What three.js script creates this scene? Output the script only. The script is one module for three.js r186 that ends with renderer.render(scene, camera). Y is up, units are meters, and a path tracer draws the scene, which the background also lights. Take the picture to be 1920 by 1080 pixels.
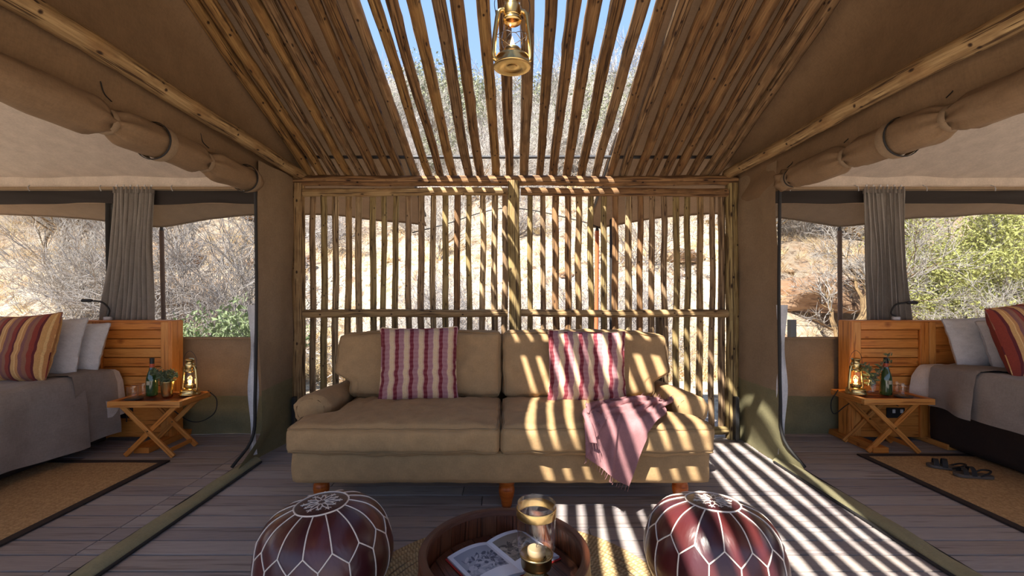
import * as THREE from 'three';
import { mergeGeometries, mergeVertices } from 'three/addons/utils/BufferGeometryUtils.js';
import { RoundedBoxGeometry } from 'three/addons/geometries/RoundedBoxGeometry.js';
import { createNoise3D } from 'simplex-noise';

// ---------- camera, sky, sun, exposure ----------
const scene = new THREE.Scene();
const camera = new THREE.PerspectiveCamera(THREE.MathUtils.radToDeg(2 * Math.atan(540 / 850)), 1920 / 1080, 0.05, 300);
camera.position.set(0, 1.25, 0);
camera.lookAt(0, 1.25, -10);
camera.setViewOffset(1920, 1080, 10, -6, 1920, 1080);
scene.add(camera);

{ // clear dry-season sky: pale at the horizon, deeper blue overhead
  const W = 64, H = 128, data = new Float32Array(W * H * 4);
  for (let j = 0; j < H; j++) {
    const e = Math.max(0, Math.sin(((j + 0.5) / H - 0.5) * Math.PI));
    const t = Math.pow(e, 0.55);
    for (let i = 0; i < W; i++) data.set([0.62 - 0.46 * t, 0.72 - 0.34 * t, 0.92 - 0.14 * t, 1], (j * W + i) * 4);
  }
  const sky = new THREE.DataTexture(data, W, H, THREE.RGBAFormat, THREE.FloatType);
  sky.mapping = THREE.EquirectangularReflectionMapping;
  sky.magFilter = THREE.LinearFilter;
  sky.needsUpdate = true;
  scene.background = sky;
  scene.environment = sky;
}
const sun = new THREE.DirectionalLight(new THREE.Color(1, 0.95, 0.85), 12);
sun.position.set(-0.405 * 20, 20, 0.656 * 20 - 2);
sun.target.position.set(0, 0, -2);
sun.castShadow = true;
sun.shadow.mapSize.set(4096, 4096);
Object.assign(sun.shadow.camera, { left: -12, right: 12, top: 12, bottom: -12, near: 1, far: 60 });
sun.shadow.radius = 1.2;
scene.add(sun, sun.target);
const renderer = new THREE.WebGLRenderer({ antialias: true });
renderer.toneMapping = THREE.LinearToneMapping;
renderer.toneMappingExposure = 1.42;
renderer.shadowMap.enabled = true;

// ---------- helpers ----------
const V = (x, y, z) => new THREE.Vector3(x, y, z);
const { clamp, lerp, smoothstep } = THREE.MathUtils;
function rng(seed) { let s = seed >>> 0; return () => { s = (s + 0x6d2b79f5) | 0; let t = Math.imul(s ^ (s >>> 15), 1 | s); t = (t + Math.imul(t ^ (t >>> 7), 61 | t)) ^ t; return ((t ^ (t >>> 14)) >>> 0) / 4294967296; }; }
const noise3 = createNoise3D(rng(77));
const taken = new Map();
function numbered(n) { const k = taken.get(n) ?? 0; taken.set(n, k + 1); return k ? n + '_' + String(k).padStart(3, '0') : n; }
function shade(m) { m.castShadow = true; m.receiveShadow = true; return m; }
function part(name, geo, mat, parent, label) {
  const m = shade(new THREE.Mesh(geo, mat)); m.name = name; parent.add(m);
  if (label) m.userData.label = label;
  return m;
}
function tag(o, label, category, group) { o.userData.label = label; o.userData.category = category; if (group) o.userData.group = group; return o; }
function thing(name, label, category, pos = [0, 0, 0], turn = 0, group) {
  const g = new THREE.Group(); g.name = numbered(name); g.position.set(...pos); g.rotation.y = turn; scene.add(g);
  return tag(g, label, category, group);
}
function single(name, geo, mat, label, category, pos = [0, 0, 0], turn = 0, group) {
  const m = shade(new THREE.Mesh(geo, mat)); m.name = numbered(name); m.position.set(...pos); m.rotation.y = turn; scene.add(m);
  return tag(m, label, category, group);
}
function struct(name, geo, mat, pos = [0, 0, 0]) {
  const m = geo ? shade(new THREE.Mesh(geo, mat)) : new THREE.Group(); m.name = numbered(name); m.position.set(...pos); scene.add(m);
  m.userData.kind = 'structure';
  return m;
}
function dup(src, pos, turn, label, group) {
  const r = src.clone(); r.name = numbered(src.name.replace(/_\d{3}$/, '')); r.position.set(...pos); r.rotation.y = turn; scene.add(r);
  r.userData = { ...src.userData, ...(label ? { label } : {}), ...(group ? { group } : {}) };
  return r;
}
// parametric sheet: f(u, v) -> [x, y, z]; uv in metres through su, sv
function grid(nu, nv, f, su = 1, sv = 1, closed = false) {
  const pos = [], uv = [], idx = [];
  for (let j = 0; j <= nv; j++) for (let i = 0; i <= nu; i++) { pos.push(...f(i / nu, j / nv)); uv.push((i / nu) * su, (j / nv) * sv); }
  for (let j = 0; j < nv; j++) for (let i = 0; i < nu; i++) { const a = j * (nu + 1) + i, b = a + 1, c = a + nu + 1, d = c + 1; idx.push(a, b, d, a, d, c); }
  const g = new THREE.BufferGeometry();
  g.setAttribute('position', new THREE.Float32BufferAttribute(pos, 3));
  g.setAttribute('uv', new THREE.Float32BufferAttribute(uv, 2));
  g.setIndex(idx); g.computeVertexNormals();
  if (closed) {
    const n = g.attributes.normal;
    for (let j = 0; j <= nv; j++) {
      const a = j * (nu + 1), b = a + nu, s = V(n.getX(a) + n.getX(b), n.getY(a) + n.getY(b), n.getZ(a) + n.getZ(b)).normalize();
      n.setXYZ(a, s.x, s.y, s.z); n.setXYZ(b, s.x, s.y, s.z);
    }
  }
  return g;
}
const merge = (list) => mergeGeometries(list.map((g) => { const h = g.index ? g.toNonIndexed() : g; for (const k of Object.keys(h.attributes)) if (!['position', 'normal', 'uv'].includes(k)) h.deleteAttribute(k); return h; }));
// a rough log from a to b
function log(a, b, r0, r1, seed, o = {}) {
  const { wob = 0.012, seg = 0.09, sides = 12, knots = 0.0, rough = 0.05, freq = 0.9 } = o;
  const L = a.distanceTo(b), n = Math.max(4, Math.round(L / seg)), dir = b.clone().sub(a).normalize();
  const side = Math.abs(dir.y) > 0.9 ? V(1, 0, 0) : V(0, 1, 0), e1 = V().crossVectors(side, dir).normalize(), e2 = V().crossVectors(dir, e1);
  const vOff = (seed * 0.37) % 5, uOff = (seed * 0.61) % 1, body = grid(sides, n, (u, v) => {
    const t = v * L, bx = wob * Math.min(1, t * 3, (L - t) * 3) * noise3(seed * 3.1, t * freq, 1), by = wob * Math.min(1, t * 3, (L - t) * 3) * noise3(seed * 3.1, t * freq, 9);
    const th = -u * Math.PI * 2, c = Math.cos(th), s = Math.sin(th);
    let r = lerp(r0, r1, v) * (1 + rough * noise3(c * 0.9 + seed, s * 0.9, t * 3.2) + rough * 0.6 * noise3(c * 2 + seed, s * 2, t * 8));
    if (knots) r += knots * Math.max(0, noise3(c * 1.3 + seed * 7, s * 1.3, t * 5) - 0.55);
    const p = a.clone().addScaledVector(dir, t).addScaledVector(e1, bx + c * r).addScaledVector(e2, by + s * r);
    return [p.x, p.y, p.z];
  }, 1, L / 0.6, true);
  const uv = body.attributes.uv;
  for (let i = 0; i < uv.count; i++) uv.setXY(i, uv.getX(i) + uOff, uv.getY(i) + vOff);
  const caps = [];
  for (const [row, flip] of [[0, false], [n, true]]) {
    const P = body.attributes.position, pos = [], c = V();
    for (let i = 0; i < sides; i++) c.add(V().fromBufferAttribute(P, row * (sides + 1) + i));
    c.multiplyScalar(1 / sides);
    for (let i = 0; i < sides; i++) {
      const p = V().fromBufferAttribute(P, row * (sides + 1) + i), q = V().fromBufferAttribute(P, row * (sides + 1) + i + 1);
      pos.push(c.x, c.y, c.z, ...(flip ? [p.x, p.y, p.z, q.x, q.y, q.z] : [q.x, q.y, q.z, p.x, p.y, p.z]));
    }
    const g = new THREE.BufferGeometry(); g.setAttribute('position', new THREE.Float32BufferAttribute(pos, 3));
    g.setAttribute('uv', new THREE.Float32BufferAttribute(new Array((pos.length / 3) * 2).fill(0.3), 2)); g.computeVertexNormals(); caps.push(g);
  }
  return merge([body, ...caps]);
}
function tube(pts, r, seg = 24, sides = 8, closed = false) { return new THREE.TubeGeometry(new THREE.CatmullRomCurve3(pts.map((p) => (p.isVector3 ? p : V(...p))), closed, 'catmullrom', 0.5), seg, r, sides, closed); }
function lathe(pts, seg = 28) { return new THREE.LatheGeometry(pts.map(([x, y]) => new THREE.Vector2(x, y)), seg); }
function box(w, h, d, x = 0, y = 0, z = 0, r = 0.004, rot) {
  const g = new RoundedBoxGeometry(w, h, d, 1, Math.min(r, w / 2.2, h / 2.2, d / 2.2));
  // uv in metres along the longest side
  const p = g.attributes.position, n = g.attributes.normal, uv = g.attributes.uv, lx = w >= h && w >= d, ly = !lx && h >= d;
  const off = (x * 3.7 + y * 5.3 + z * 2.9) % 1;
  for (let i = 0; i < p.count; i++) {
    const X = p.getX(i), Y = p.getY(i), Z = p.getZ(i), ax = Math.abs(n.getX(i)), ay = Math.abs(n.getY(i));
    const along = lx ? X : ly ? Y : Z, across = lx ? (ay > 0.6 ? Z : Y) : ly ? (ax > 0.6 ? Z : X) : (ay > 0.6 ? X : Y);
    uv.setXY(i, along + off * 3, across + off * 7);
  }
  if (rot) g.applyMatrix4(new THREE.Matrix4().makeRotationFromEuler(new THREE.Euler(...rot)));
  g.translate(x, y, z);
  return g;
}
function bar(a, b, w, h, r = 0.004) { // rectangular bar from a to b, w across, h the other way
  const L = a.distanceTo(b), g = box(L, h, w, 0, 0, 0, r), dir = b.clone().sub(a).normalize();
  const z = Math.abs(dir.z) > 0.9 ? V(1, 0, 0) : V(0, 0, 1), y = V().crossVectors(z, dir).normalize(), zz = V().crossVectors(dir, y);
  g.applyMatrix4(new THREE.Matrix4().makeBasis(dir, y, zz).setPosition(a.clone().add(b).multiplyScalar(0.5)));
  return g;
}

// ---------- textures ----------
const hash = (x, y, s) => { let h = Math.imul(x, 374761393) ^ Math.imul(y, 668265263) ^ Math.imul(s, 974634641); h = Math.imul(h ^ (h >>> 13), 1274126177); return ((h ^ (h >>> 16)) >>> 0) / 4294967296; };
function vn(x, y, px, py, s) {
  const ix = Math.floor(x), iy = Math.floor(y), fx = x - ix, fy = y - iy, a = fx * fx * (3 - 2 * fx), b = fy * fy * (3 - 2 * fy), m = (v, p) => ((v % p) + p) % p;
  const h = (i, j) => hash(m(i, px), m(j, py), s);
  return lerp(lerp(h(ix, iy), h(ix + 1, iy), a), lerp(h(ix, iy + 1), h(ix + 1, iy + 1), a), b);
}
function fbm(u, v, px, py, s, oct = 4) { let t = 0, a = 0.5; for (let o = 0; o < oct; o++) { t += a * vn(u * px, v * py, px, py, s + o); px *= 2; py *= 2; a *= 0.5; } return t / (1 - Math.pow(0.5, oct)); }
function tex(w, h, f, srgb = true) {
  const d = new Uint8Array(w * h * 4);
  for (let j = 0; j < h; j++) for (let i = 0; i < w; i++) { const c = f((i + 0.5) / w, (j + 0.5) / h), k = (j * w + i) * 4; d[k] = clamp(c[0], 0, 255); d[k + 1] = clamp(c[1], 0, 255); d[k + 2] = clamp(c[2], 0, 255); d[k + 3] = 255; }
  const t = new THREE.DataTexture(d, w, h); t.wrapS = t.wrapT = THREE.RepeatWrapping; t.magFilter = THREE.LinearFilter; t.minFilter = THREE.LinearMipmapLinearFilter; t.generateMipmaps = true;
  if (srgb) t.colorSpace = THREE.SRGBColorSpace;
  t.needsUpdate = true; return t;
}
const rep = (t, x, y) => { const c = t.clone(); c.repeat.set(x, y); c.needsUpdate = true; return c; };
const mixc = (a, b, t) => [lerp(a[0], b[0], t), lerp(a[1], b[1], t), lerp(a[2], b[2], t)];
const G3 = (v) => [v, v, v];
// u runs round the pole, v along it
function barkValue(u, v) {
  const streak = fbm(u, v, 22, 3, 5, 4), fine = fbm(u, v, 70, 8, 9, 3), blotch = fbm(u, v, 3, 3, 21, 3);
  return { streak, fine, blotch };
}
const knotSpots = (() => { const r = rng(5), a = []; for (let i = 0; i < 7; i++) a.push([r(), r(), 0.014 + r() * 0.012, 0.018 + r() * r() * 0.05]); return a; })();
function knotAt(u, v) { let k = 0; for (const [x, y, rx, ry] of knotSpots) { let dx = Math.abs(u - x), dy = Math.abs(v - y); dx = Math.min(dx, 1 - dx); dy = Math.min(dy, 1 - dy); k = Math.max(k, 1 - Math.hypot(dx / (rx * 1.6), dy / ry)); } return clamp(k * 1.6, 0, 1); }
function barkTex(lo, hi, red, rough) {
  return tex(512, 512, (u, v) => {
    const { streak, fine, blotch } = barkValue(u, v);
    let c = mixc(lo, hi, clamp((streak - 0.25) * 1.5 + (fine - 0.5) * 0.5, 0, 1));
    c = mixc(c, red, clamp((blotch - 0.45) * 2.4, 0, 1) * rough);
    c = mixc(c, mixc(lo, [70, 48, 30], 0.6), clamp((fbm(u, v, 7, 9, 63, 4) - 0.52) * 4, 0, 1) * 0.55 * rough);
    const crack = smoothstep(fbm(u, v, 34, 2, 55, 3), 0.64, 0.72);
    c = mixc(c, [58, 38, 24], crack * 0.75);
    return mixc(c, [44, 27, 17], knotAt(u, v) * 0.9);
  });
}
const barkPale = barkTex([150, 124, 90], [214, 190, 148], [176, 128, 80], 0.5);
const barkBrown = barkTex([126, 101, 74], [190, 161, 124], [152, 110, 72], 0.7);
const barkBump = tex(512, 512, (u, v) => { const { streak, fine } = barkValue(u, v); return G3(255 * clamp(0.25 + 0.5 * streak + 0.3 * (fine - 0.5) - 0.5 * smoothstep(fbm(u, v, 34, 2, 55, 3), 0.64, 0.72) - 0.3 * knotAt(u, v), 0, 1)); }, false);
// board grain along u
function boardTex(lo, hi, dark, s, knots = 0) {
  const spots = []; const r = rng(s); for (let i = 0; i < knots; i++) spots.push([r(), r(), 0.01 + r() * 0.012]);
  return tex(1024, 512, (u, v) => {
    let warp = 0, kn = 0;
    for (const [x, y, q] of spots) { const dx = Math.min(Math.abs(u - x), 1 - Math.abs(u - x)), dy = Math.min(Math.abs(v - y), 1 - Math.abs(v - y)), d = Math.hypot(dx / (q * 1.5), dy / (q * 2)); kn = Math.max(kn, 1 - d); warp += Math.exp(-d * d * 0.4) * 0.4; }
    const g = fbm(u, v + 0.02 * fbm(u, v, 3, 6, s + 40, 2), 4, 44, s, 4), ring = 0.5 + 0.5 * Math.sin((g * 5 + warp * 3 + fbm(u, v, 2, 8, s + 3, 3) * 9) * 6.28);
    const fine = fbm(u, v, 14, 220, s + 8, 2);
    let c = mixc(lo, hi, clamp(0.15 + 0.5 * g + 0.25 * ring + 0.35 * (fine - 0.5), 0, 1));
    c = mixc(c, dark, clamp(smoothstep(fbm(u, v, 5, 70, s + 17, 3), 0.62, 0.75), 0, 1) * 0.7);
    return mixc(c, dark, clamp(kn, 0, 1));
  });
}
const deckTex = boardTex([152, 144, 142], [180, 171, 167], [120, 111, 109], 31);
const pineTex = boardTex([204, 130, 58], [236, 172, 96], [152, 86, 34], 61, 5);
const darkWoodTex = boardTex([74, 42, 28], [122, 76, 52], [38, 22, 15], 83, 2);
const grainBump = tex(512, 512, (u, v) => G3(255 * clamp(0.5 * fbm(u, v, 4, 60, 3, 3) + 0.5 * fbm(u, v, 10, 150, 4, 2), 0, 1)), false);
const weave = (base, amp) => tex(512, 512, (u, v) => { const n = fbm(u, v, 6, 6, 11, 4), w = 0.5 + 0.25 * Math.sin(u * 6.2832 * 128) + 0.25 * Math.sin(v * 6.2832 * 128), s = fbm(u, v, 120, 30, 17, 2) * 0.5 + fbm(u, v, 30, 120, 19, 2) * 0.5; const k = 1 + amp * ((n - 0.5) * 0.5 + (w - 0.5) * 0.25 + (s - 0.5) * 0.7); return [base[0] * k, base[1] * k, base[2] * k]; });
const clothTex = weave([235, 235, 235], 0.22);
const clothBump = tex(512, 512, (u, v) => G3(255 * clamp(0.5 + 0.22 * Math.sin(u * 6.2832 * 128) + 0.22 * Math.sin(v * 6.2832 * 128) + 0.3 * (fbm(u, v, 90, 4, 17, 2) + fbm(u, v, 4, 90, 19, 2) - 1), 0, 1)), false);
const creaseBump = tex(512, 512, (u, v) => G3(255 * clamp(fbm(u + 0.1 * fbm(u, v, 3, 3, 71, 2), v, 5, 4, 41, 5), 0, 1)), false);

// ---------- materials ----------
const std = (o) => new THREE.MeshStandardMaterial({ roughness: 0.85, ...o });
const phys = (o) => new THREE.MeshPhysicalMaterial({ roughness: 0.85, ...o });
const lin = (r, g, b) => new THREE.Color().setRGB(r, g, b);
const poleMats = [[barkPale, '#ffffff'], [barkPale, '#efe6d6'], [barkPale, '#dfe0c6'], [barkBrown, '#ffffff'], [barkBrown, '#f0dcc4']].map(([m, c]) => std({ map: m, color: c, bumpMap: barkBump, bumpScale: 0.006, roughness: 0.8 }));
const roofMats = [[barkBrown, '#ece4d8'], [barkBrown, '#e2d0b6'], [barkBrown, '#d8c6a6'], [barkPale, '#dcc6a0']].map(([m, c]) => std({ map: m, color: c, bumpMap: barkBump, bumpScale: 0.008, roughness: 0.82 }));
const deckMats = [['#ffffff', 0], ['#f0ecec', 0.3], ['#faf4ee', 0.6], ['#e6e4e8', 0.8]].map(([c, o]) => { const t = rep(deckTex, 0.5, 1.0); t.offset.set(o, o * 0.7); return std({ map: t, color: c, bumpMap: rep(grainBump, 1, 2), bumpScale: 0.0015, roughness: 0.62 }); });
const dark = std({ color: lin(0.02, 0.018, 0.016), roughness: 0.9 });
const pineMats = ['#ffffff', '#fff0dc', '#f6e2c8'].map((c, k) => { const t = rep(pineTex, 0.8, 1.4); t.offset.set(k * 0.31, k * 0.47); return std({ map: t, color: c, bumpMap: rep(grainBump, 1, 2), bumpScale: 0.0006, roughness: 0.45 }); });
const pine = pineMats[0];
const canvasMat = (r, g, b, trans = 0, rx = 2.2) => phys({ color: lin(r, g, b), map: rep(clothTex, rx, rx), bumpMap: rep(creaseBump, 0.5, 0.5), bumpScale: 0.006, roughness: 0.9, side: THREE.DoubleSide, ...(trans ? { transmission: trans, thickness: 0 } : {}) });
const M = {
  canvas: canvasMat(0.285, 0.18, 0.098), canvasPanel: canvasMat(0.35, 0.245, 0.15), fly: canvasMat(0.31, 0.185, 0.10, 0.075), olive: canvasMat(0.26, 0.23, 0.12), sill: canvasMat(0.36, 0.32, 0.18), lining: canvasMat(0.80, 0.69, 0.60, 0.2),
  curtain: phys({ color: lin(0.36, 0.32, 0.285), map: rep(clothTex, 3, 3), bumpMap: rep(clothBump, 3, 3), bumpScale: 0.0006, roughness: 0.95, side: THREE.DoubleSide, transmission: 0.15, thickness: 0 }),
  black: std({ color: lin(0.018, 0.016, 0.016), roughness: 0.7 }), blackCloth: std({ color: lin(0.03, 0.024, 0.022), roughness: 0.9, side: THREE.DoubleSide }),
  steel: std({ color: lin(0.08, 0.08, 0.085), roughness: 0.45, metalness: 0.8 }), tubeMetal: std({ color: lin(0.035, 0.035, 0.04), roughness: 0.5 }),
  brass: std({ color: lin(0.72, 0.52, 0.22), roughness: 0.24, metalness: 1 }), oldBrass: std({ color: lin(0.36, 0.27, 0.13), roughness: 0.3, metalness: 1 }),
  glass: phys({ color: 0xffffff, transmission: 1, thickness: 0, roughness: 0.02, ior: 1.45 }),
  sofa: phys({ color: lin(0.475, 0.298, 0.14), map: rep(clothTex, 3.4, 3.4), bumpMap: rep(creaseBump, 0.9, 0.9), bumpScale: 0.0025, roughness: 0.9, sheen: 0.3, sheenRoughness: 0.6, sheenColor: lin(0.5, 0.4, 0.25) }),
  piping: std({ color: lin(0.30, 0.19, 0.09), roughness: 0.9 }),
  turned: std({ map: rep(pineTex, 1, 1), color: '#d49c62', roughness: 0.35 }),
  throwCloth: phys({ color: lin(0.44, 0.205, 0.215), map: rep(clothTex, 5, 5), bumpMap: rep(clothBump, 5, 5), bumpScale: 0.001, roughness: 0.95, side: THREE.DoubleSide, sheen: 0.3, sheenColor: lin(0.6, 0.4, 0.4) }),
  sheet: phys({ color: lin(0.76, 0.75, 0.76), map: rep(clothTex, 3, 3), bumpMap: rep(creaseBump, 2.2, 2.2), bumpScale: 0.01, roughness: 0.9 }),
  quilt: phys({ color: lin(0.37, 0.325, 0.30), map: rep(clothTex, 2, 2), bumpMap: rep(creaseBump, 0.8, 0.8), bumpScale: 0.014, roughness: 0.95 }),
  blanket: phys({ color: lin(0.34, 0.295, 0.265), map: rep(clothTex, 2, 2), bumpMap: rep(creaseBump, 1.1, 1.1), bumpScale: 0.01, roughness: 0.95 }),
  bedBase: std({ color: lin(0.045, 0.028, 0.022), map: rep(clothTex, 2, 2), roughness: 0.95 }),
  stitch: std({ color: lin(0.78, 0.68, 0.60), roughness: 0.8 }),
};

// ---------- measures ----------
const XL = -1.79, XR = 1.95, DB = 3.85, RIDGE = 1.85, SLOPE = 0.381;   // d is the distance in front of the camera, z = -d
const roofY = (d) => (d > RIDGE ? 2.272 + SLOPE * (DB - d) : 2.272 + SLOPE * (DB - RIDGE) - SLOPE * (RIDGE - d));

// ---------- floor: grey deck boards laid across ----------
{
  const fl = struct('floor');
  const rs = rng(11), P = 0.126;
  const row = (x0, x1, d0, k) => { const w = x1 - x0 - 0.004; part('plank', box(w, 0.028, P - 0.010, (x0 + x1) / 2, -0.014 - rs() * 0.0015, -(d0 + P / 2), 0.003), deckMats[k % 4], fl); };
  for (let d = -1.0, i = 0; d < 5.32; d += P, i++) {
    const j = -1.2 + rs() * 2.6;
    row(-2.05, j, d, Math.floor(rs() * 4)); row(j, 2.05, d, Math.floor(rs() * 4));
    if (d < 3.96 && d > -0.55) {
      const a = -3.1 - rs() * 1.6, b = 3.1 + rs() * 1.6;
      row(a, -2.05, d, Math.floor(rs() * 4)); row(2.05, b, d, Math.floor(rs() * 4));
      row(-5.5, a, d, Math.floor(rs() * 4)); row(b, 5.5, d, Math.floor(rs() * 4));
    }
  }
  part('joist_bed', merge([box(4.1, 0.1, 6.3, 0, -0.085, -2.16), box(3.45, 0.1, 4.5, -3.78, -0.085, -1.72), box(3.45, 0.1, 4.5, 3.78, -0.085, -1.72)]), dark, fl);
}

// ---------- canvas walls between lounge and bedrooms ----------
for (const s of [-1, 1]) {
  const X = s < 0 ? XL : XR, w = struct(s < 0 ? 'wall_left' : 'wall_right'), side = (n) => s * n, nz = (a, b, c, k) => noise3(a + s * 7, b, c) * k;
  // upright panel beside the screen, skirted with olive canvas and flaring out at the foot
  const panel = (y0, y1) => grid(16, 24, (u, v) => {
    const y = lerp(y0, y1, v), foot = smoothstep(0.30 - y, 0, 0.30), d = lerp(3.93, 3.29 - 0.22 * foot * foot, u);
    const fold = 0.018 * Math.sin(u * 6 + y * 1.3 + s) * u + nz(u * 1.5, y * 1.1, 2, 0.02) + 0.055 * foot * u;
    return [X + side(fold + 0.012), y, -d];
  }, 0.6, y1 - y0);
  part('canvas_panel', panel(0.52, 2.2), M.canvasPanel, w);
  part('canvas_skirt', panel(0.0, 0.525), M.olive, w);
  // header above the opening, up to the roof poles
  part('canvas_header', grid(60, 14, (u, v) => {
    const d = lerp(3.93, -0.45, u), top = roofY(Math.min(d, 3.85)) + 0.07, y = lerp(1.98, top, v);
    const tuck = smoothstep(v, 0.72, 1);
    return [X + side(0.02 + nz(d * 0.7, y * 1.1, 5, 0.03) + 0.02 * Math.sin(v * 9 + d) * (1 - v)) - side(0.125 * tuck * tuck), y, -d];
  }, 4.4, 0.9), M.canvas, w);
  part('zip_binding', tube([V(X + side(0.03), 2.02, -3.285), V(X + side(0.02), 1.2, -3.28), V(X + side(0.03), 0.5, -3.28), V(X + side(0.035), 0.2, -3.255), V(X + side(0.09), 0.045, -3.1)], 0.011, 40, 6), M.black, w);
  part('zip_flap', grid(5, 24, (u, v) => [X + side(0.03 + 0.045 * u + 0.012 * Math.sin(v * 11 + u * 3)), lerp(0.06, 1.15, v), -3.31 + 0.03 * u + 0.015 * Math.sin(u * 6)], 0.06, 1.1), M.sheet, w);
  // rounded canvas sill on the floor, bound with black tape on both edges
  const tr = struct(s < 0 ? 'trim_1' : 'trim_2');
  part('canvas_sill', grid(14, 60, (u, v) => {
    const d = lerp(3.32, -0.6, v), a = Math.PI * (1 - u), w2 = 0.052 + nz(d * 2, 0, 3, 0.006);
    return [X + side(0.055) + Math.cos(a) * w2 + nz(d * 1.4, 2, 2, 0.006), Math.sin(a) * (0.036 + nz(d * 2.5, 5, 1, 0.008)) + 0.002, -d];
  }, 0.16, 4), M.sill, tr);
  for (const k of [-1, 1]) part('edge_tape', tube([V(X + side(0.055) + k * 0.058, 0.008, -3.3), V(X + side(0.055) + k * 0.06, 0.008, -2.2), V(X + side(0.055) + k * 0.058, 0.008, -1.1), V(X + side(0.055) + k * 0.06, 0.008, 0.55)], 0.009, 40, 6), M.black, tr);
}

// ---------- bedrooms: back walls with gauze windows, lining, outer walls ----------
for (const s of [-1, 1]) {
  const name = s < 0 ? 'left' : 'right', x0 = s < 0 ? XL - 0.05 : XR + 0.05, x1 = s * 5.45, W = Math.abs(x1 - x0);
  const X = (u) => lerp(x0, x1, u), w = struct('wall_back_' + name);
  const sheet = (y0, y1, d, bulge = 0.02) => grid(40, 10, (u, v) => [X(u), lerp(y0, y1, v), -(d + 0.025 + bulge * noise3(u * 5, v * 1.5 + y0, s))], W, y1 - y0);
  part('lower_canvas', sheet(0.33, 0.84, 3.95), M.canvasPanel, w);
  part('lower_skirt', sheet(0.0, 0.335, 3.945), M.olive, w);
  part('sill_hem', grid(40, 6, (u, v) => { const a = v * 6.283; return [X(u), 0.842 + 0.012 * Math.sin(a), -(3.945 + 0.012 * Math.cos(a) + 0.02 * noise3(u * 5, 1.5 + 0.33, s))]; }, W, 0.1), M.canvasPanel, w);
  part('dark_band', grid(40, 8, (u, v) => [X(u), lerp(2.01 + 0.012 * noise3(u * 4, 3, s), 2.125, v), -3.94 - 0.012 * noise3(u * 6, v, s)], W, 0.12), M.blackCloth, w);
  part('cream_hem', grid(40, 6, (u, v) => [X(u), lerp(2.15, 2.25, v), -3.93 + 0.006 * noise3(u * 8, v, s)], W, 0.1), M.lining, w);
  part('curtain_track', box(W, 0.022, 0.03, (x0 + x1) / 2, 2.135, -3.9), M.canvasPanel, w);
  for (let k = 0; k < 6; k++) part('tie', tube([V(X(0.12 + k * 0.17), 2.165, -3.91), V(X(0.12 + k * 0.17) + 0.012, 2.14, -3.885), V(X(0.12 + k * 0.17) + 0.02, 2.11, -3.89)], 0.004, 8, 5), M.sheet, w);
  const win = struct('window_' + (s < 0 ? 1 : 2));
  part('gauze', sheet(0.84, 2.02, 3.95, 0.006), phys({ color: lin(0.10, 0.095, 0.09), transparent: true, opacity: 0.46, roughness: 1, side: THREE.DoubleSide }), win);
  part('window_post', log(V(s < 0 ? -3.47 : 3.24, 0.84, -3.97), V(s < 0 ? -3.5 : 3.24, 2.05, -3.99), 0.026, 0.026, 401 + s, { wob: 0.004 }), dark, win);
  // lining under the roof
  const c = struct('ceiling');
  part('lining', grid(30, 30, (u, v) => { const d = lerp(3.93, -0.42, v), sag = 0.03 * Math.sin(u * 3.14) * Math.sin(v * 6.28); return [X(u), 2.24 + 0.33 * (d > RIDGE ? 3.93 - d : 3.93 - RIDGE - (RIDGE - d)) - sag + 0.012 * noise3(u * 5, v * 9, s), -d]; }, W, 4.4), M.lining, c);
  const o = struct('wall_' + (s < 0 ? 'far_left' : 'far_right'));
  part('canvas', grid(30, 14, (u, v) => { const d = lerp(3.95, -0.45, u); return [s * 5.46, lerp(1.98, 2.24 + 0.33 * (d > RIDGE ? 3.93 - d : 3.93 - RIDGE - (RIDGE - d)), v), -d]; }, 4.4, 0.9), M.canvas, o);
  part('lower_canvas', grid(30, 8, (u, v) => [s * 5.46, lerp(0, 0.84, v), -lerp(3.97, -0.45, u)], 4.4, 0.84), M.canvasPanel, o);
  const f = struct('wall_front_' + name);
  part('lower_canvas', grid(20, 6, (u, v) => [X(u), lerp(0, 0.35, v), 0.44], W, 0.35), M.canvas, f);
  part('upper_canvas', grid(20, 6, (u, v) => [X(u), lerp(2.1, 2.3, v), 0.44], W, 0.2), M.canvas, f);
  // zip edge at the back corner
  part('corner_tape', tube([V(x0, 0.02, -3.925), V(x0, 1.1, -3.93), V(x0, 2.1, -3.925)], 0.012, 20, 6), M.black, w);
}

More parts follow.
